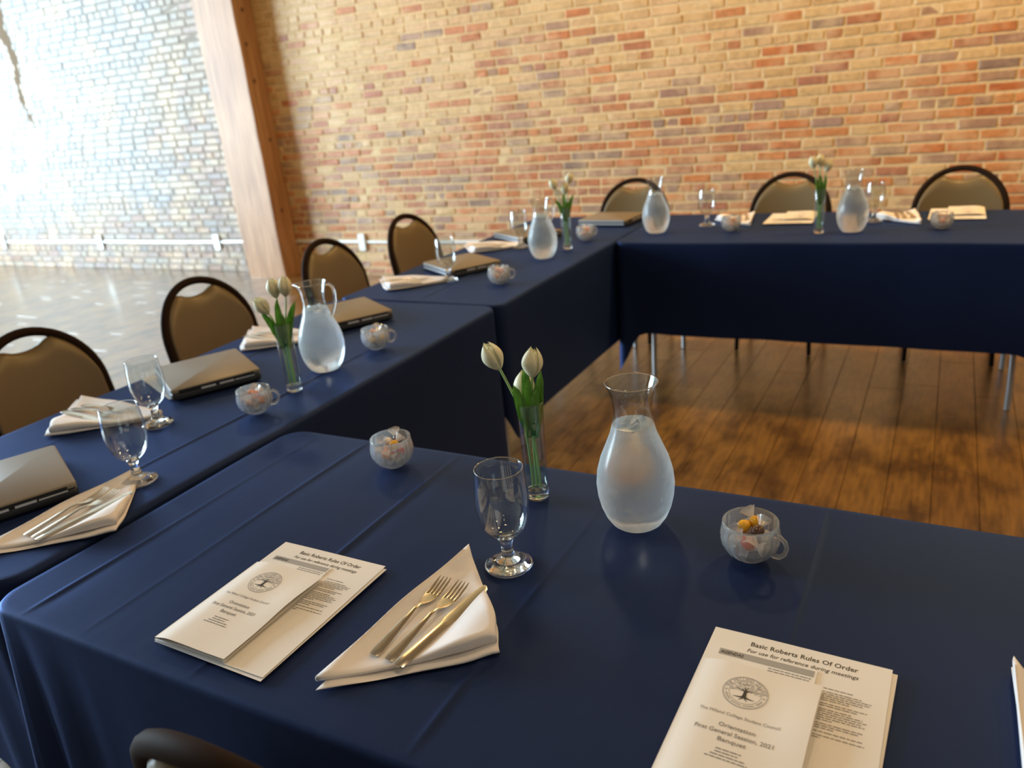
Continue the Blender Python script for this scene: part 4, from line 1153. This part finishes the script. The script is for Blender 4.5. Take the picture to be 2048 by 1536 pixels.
def papers(x, y, rz, where, agenda=True, under=True):
    """x, y: lower left corner of the rules sheet"""
    M = Matrix.Translation((x, y, TZ + 0.0015)) @ Matrix.Rotation(rz, 4, 'Z')
    if under:
        o = tag(put('rules_sheet', cached('sheet2', lambda: sheet_mesh(2))[0]), 'second white letter sheet at the bottom of the paper stack ' + where, 'paper', 'paper handouts')
        o.matrix_world = M @ Matrix.Translation((0.001, -0.0015, 0)) @ Matrix.Rotation(-0.018, 4, 'Z')
    sm, zf = cached('sheet1', lambda: sheet_mesh(1))
    o = tag(put('rules_sheet', sm), 'white sheet headed with meeting rules, under the program ' + where, 'paper', 'paper handouts')
    o.matrix_world = M @ Matrix.Translation((0, 0, 0.0018))
    t_, b_ = cached('rprint', rules_print); put('lettering', t_, o); put('small_print', b_, o)
    if agenda:
        me, bar, head, ln = cached('agenda', agenda_mesh)
        o = tag(put('agenda_slip', me), 'agenda slip with grey heading bar, peeking above the program ' + where, 'paper', 'paper handouts')
        o.matrix_world = M @ Matrix.Translation((0.0145, 0.0160, 0.0042))
        for nme, q in (('heading_bar', bar), ('lettering', head), ('small_print', ln)): put(nme, q, o)
    bm_, zf = cached('booklet', booklet_mesh)
    o = tag(put('folded_program', bm_), 'folded cream program with a round tree seal, ' + where, 'booklet', 'folded programs')
    o.matrix_world = M @ Matrix.Translation((0.004, 0.0, 0.0048))
    for nme, q in zip(('tree_emblem', 'emblem_ring', 'emblem_foliage', 'lettering', 'small_print'), cached('cprint', cover_print)): put(nme, q, o)
papers(0.400, -1.825, 0.0, 'at lower left')
papers(1.157, -1.788, -0.02, 'at lower right')
papers(0.835, 1.835, PI + 0.03, 'left of the far vase', agenda=False)
papers(1.555, 1.90, PI + 0.0, 'before the rightmost chair', agenda=False)

# ------------------------------------------------------------------ laptops
LW, LD, LT = 0.285, 0.250, 0.034
def laptop_meshes():
    def rbox(w, d, z0, z1, r, ch):
        mb = MB(); rows = []
        def ol(s):
            o = []
            for cx_, cy_, a0 in ((w / 2 - r, d / 2 - r, 0), (-w / 2 + r, d / 2 - r, 1), (-w / 2 + r, -d / 2 + r, 2), (w / 2 - r, -d / 2 + r, 3)):
                for k in range(5): a = (a0 + k / 4) * PI / 2; o.append((cx_ + (r - s) * math.cos(a), cy_ + (r - s) * math.sin(a)))
            return o
        for s, z in ((ch, z0), (0, z0 + ch), (0, z1 - ch), (ch * .4, z1 - ch * .3), (ch, z1)): rows.append([(x, y, z) for x, y in ol(s)])
        mb.grid(rows, closed_u=True); o = len(mb.v)
        mb.f.append(tuple(range(19, -1, -1))); mb.f.append(tuple(o - 20 + k for k in range(20)))
        return mb
    base = rbox(LW, LD, 0.002, 0.021, 0.010, 0.003).mesh('base', 'laptop_body', angle=40)
    lid = rbox(LW, LD, 0.0215, LT, 0.012, 0.0028).mesh('lid', 'laptop_lid', angle=40)
    band = MB()
    e = 0.0006
    band.box((LW / 2 - .002, -LD / 2 + .02, 0.0222), (LW / 2 + e, LD / 2 - .02, 0.031))
    lid_edge = band.mesh('lid_edge', 'laptop_body', smooth=False)
    tr = MB().box((LW / 2 - .003, -.045, 0.0190), (LW / 2 + .0016, -.005, 0.0240)).box((LW / 2 - .003, .006, 0.0190), (LW / 2 + .0016, .046, 0.0240))
    latch = tr.mesh('latch', 'silver_trim', smooth=False, merge=0)
    slot = MB().box((LW / 2 - .003, .05, 0.0195), (LW / 2 + .0014, .105, 0.0225)).mesh('drive_slot', 'silver_trim', smooth=False)
    side = MB().box((-LW / 2 + .015, -LD / 2 - .0008, 0.0245), (LW / 2 - .015, -LD / 2 + .002, 0.0315)).mesh('side_trim', 'silver_trim', smooth=False)
    side2 = MB().box((-LW / 2 + .015, -LD / 2 - .0008, 0.009), (LW / 2 - .015, -LD / 2 + .002, 0.0165)).mesh('side_trim', 'silver_trim', smooth=False)
    feet = MB()
    for sx in (-1, 1):
        for sy in (-1, 1): feet.box((sx * (LW / 2 - .03) - .008, sy * (LD / 2 - .03) - .008, 0), (sx * (LW / 2 - .03) + .008, sy * (LD / 2 - .03) + .008, .0025))
    feet = feet.mesh('feet', 'black_rubber', smooth=False, merge=0)
    return base, lid, lid_edge, latch, slot, side, side2, feet
def laptop(Rx, Ry, rz, label, sheet=None):
    """Rx, Ry: the corner nearest the middle of the square"""
    c, s = math.cos(rz), math.sin(rz)
    cx = Rx - (LW / 2 * c - LD / 2 * s); cy = Ry - (LW / 2 * s + LD / 2 * c)
    z = TZ + (0.0025 if sheet else 0.0005)
    lt = thing('closed_laptop', (cx, cy, z), rz, label, 'laptop', 'closed laptops on the left tables')
    for nme, me in zip(('base', 'lid', 'lid_edge', 'latch', 'drive_slot', 'side_trim', 'side_trim', 'feet'), cached('laptop', laptop_meshes)): put(nme, me, lt)
    if sheet:
        o = tag(put('loose_sheet', cached('sheet2', lambda: sheet_mesh(2))[0]), 'white sheet of paper sticking out from under the ' + sheet, 'paper', 'sheets under laptops')
        o.matrix_world = Matrix.Translation((cx, cy, TZ + 0.0005)) @ Matrix.Rotation(rz - PI / 2 + 0.12, 4, 'Z') @ Matrix.Translation((-SW / 2 + 0.03, -SH / 2 - 0.055, 0))
laptop(-0.185, -1.545, -0.43, 'closed dark laptop cut off at the left edge, beside the nearest goblet')
laptop(-0.326, -0.862, -0.52, 'closed dark laptop behind the second goblet of the front left table', 'laptop beside the second goblet')
laptop(-0.312, -0.225, -0.55, 'closed dark laptop behind the glass-handled pitcher')
laptop(-0.303, 0.571, -0.55, 'closed dark laptop behind the goblet on the far left table')
laptop(-0.325, 1.27, -0.55, 'closed dark laptop partly hidden behind the frosted pitcher and far goblet')
laptop(-0.050, 1.765, -0.08, 'closed dark laptop at the far corner where two tables meet')
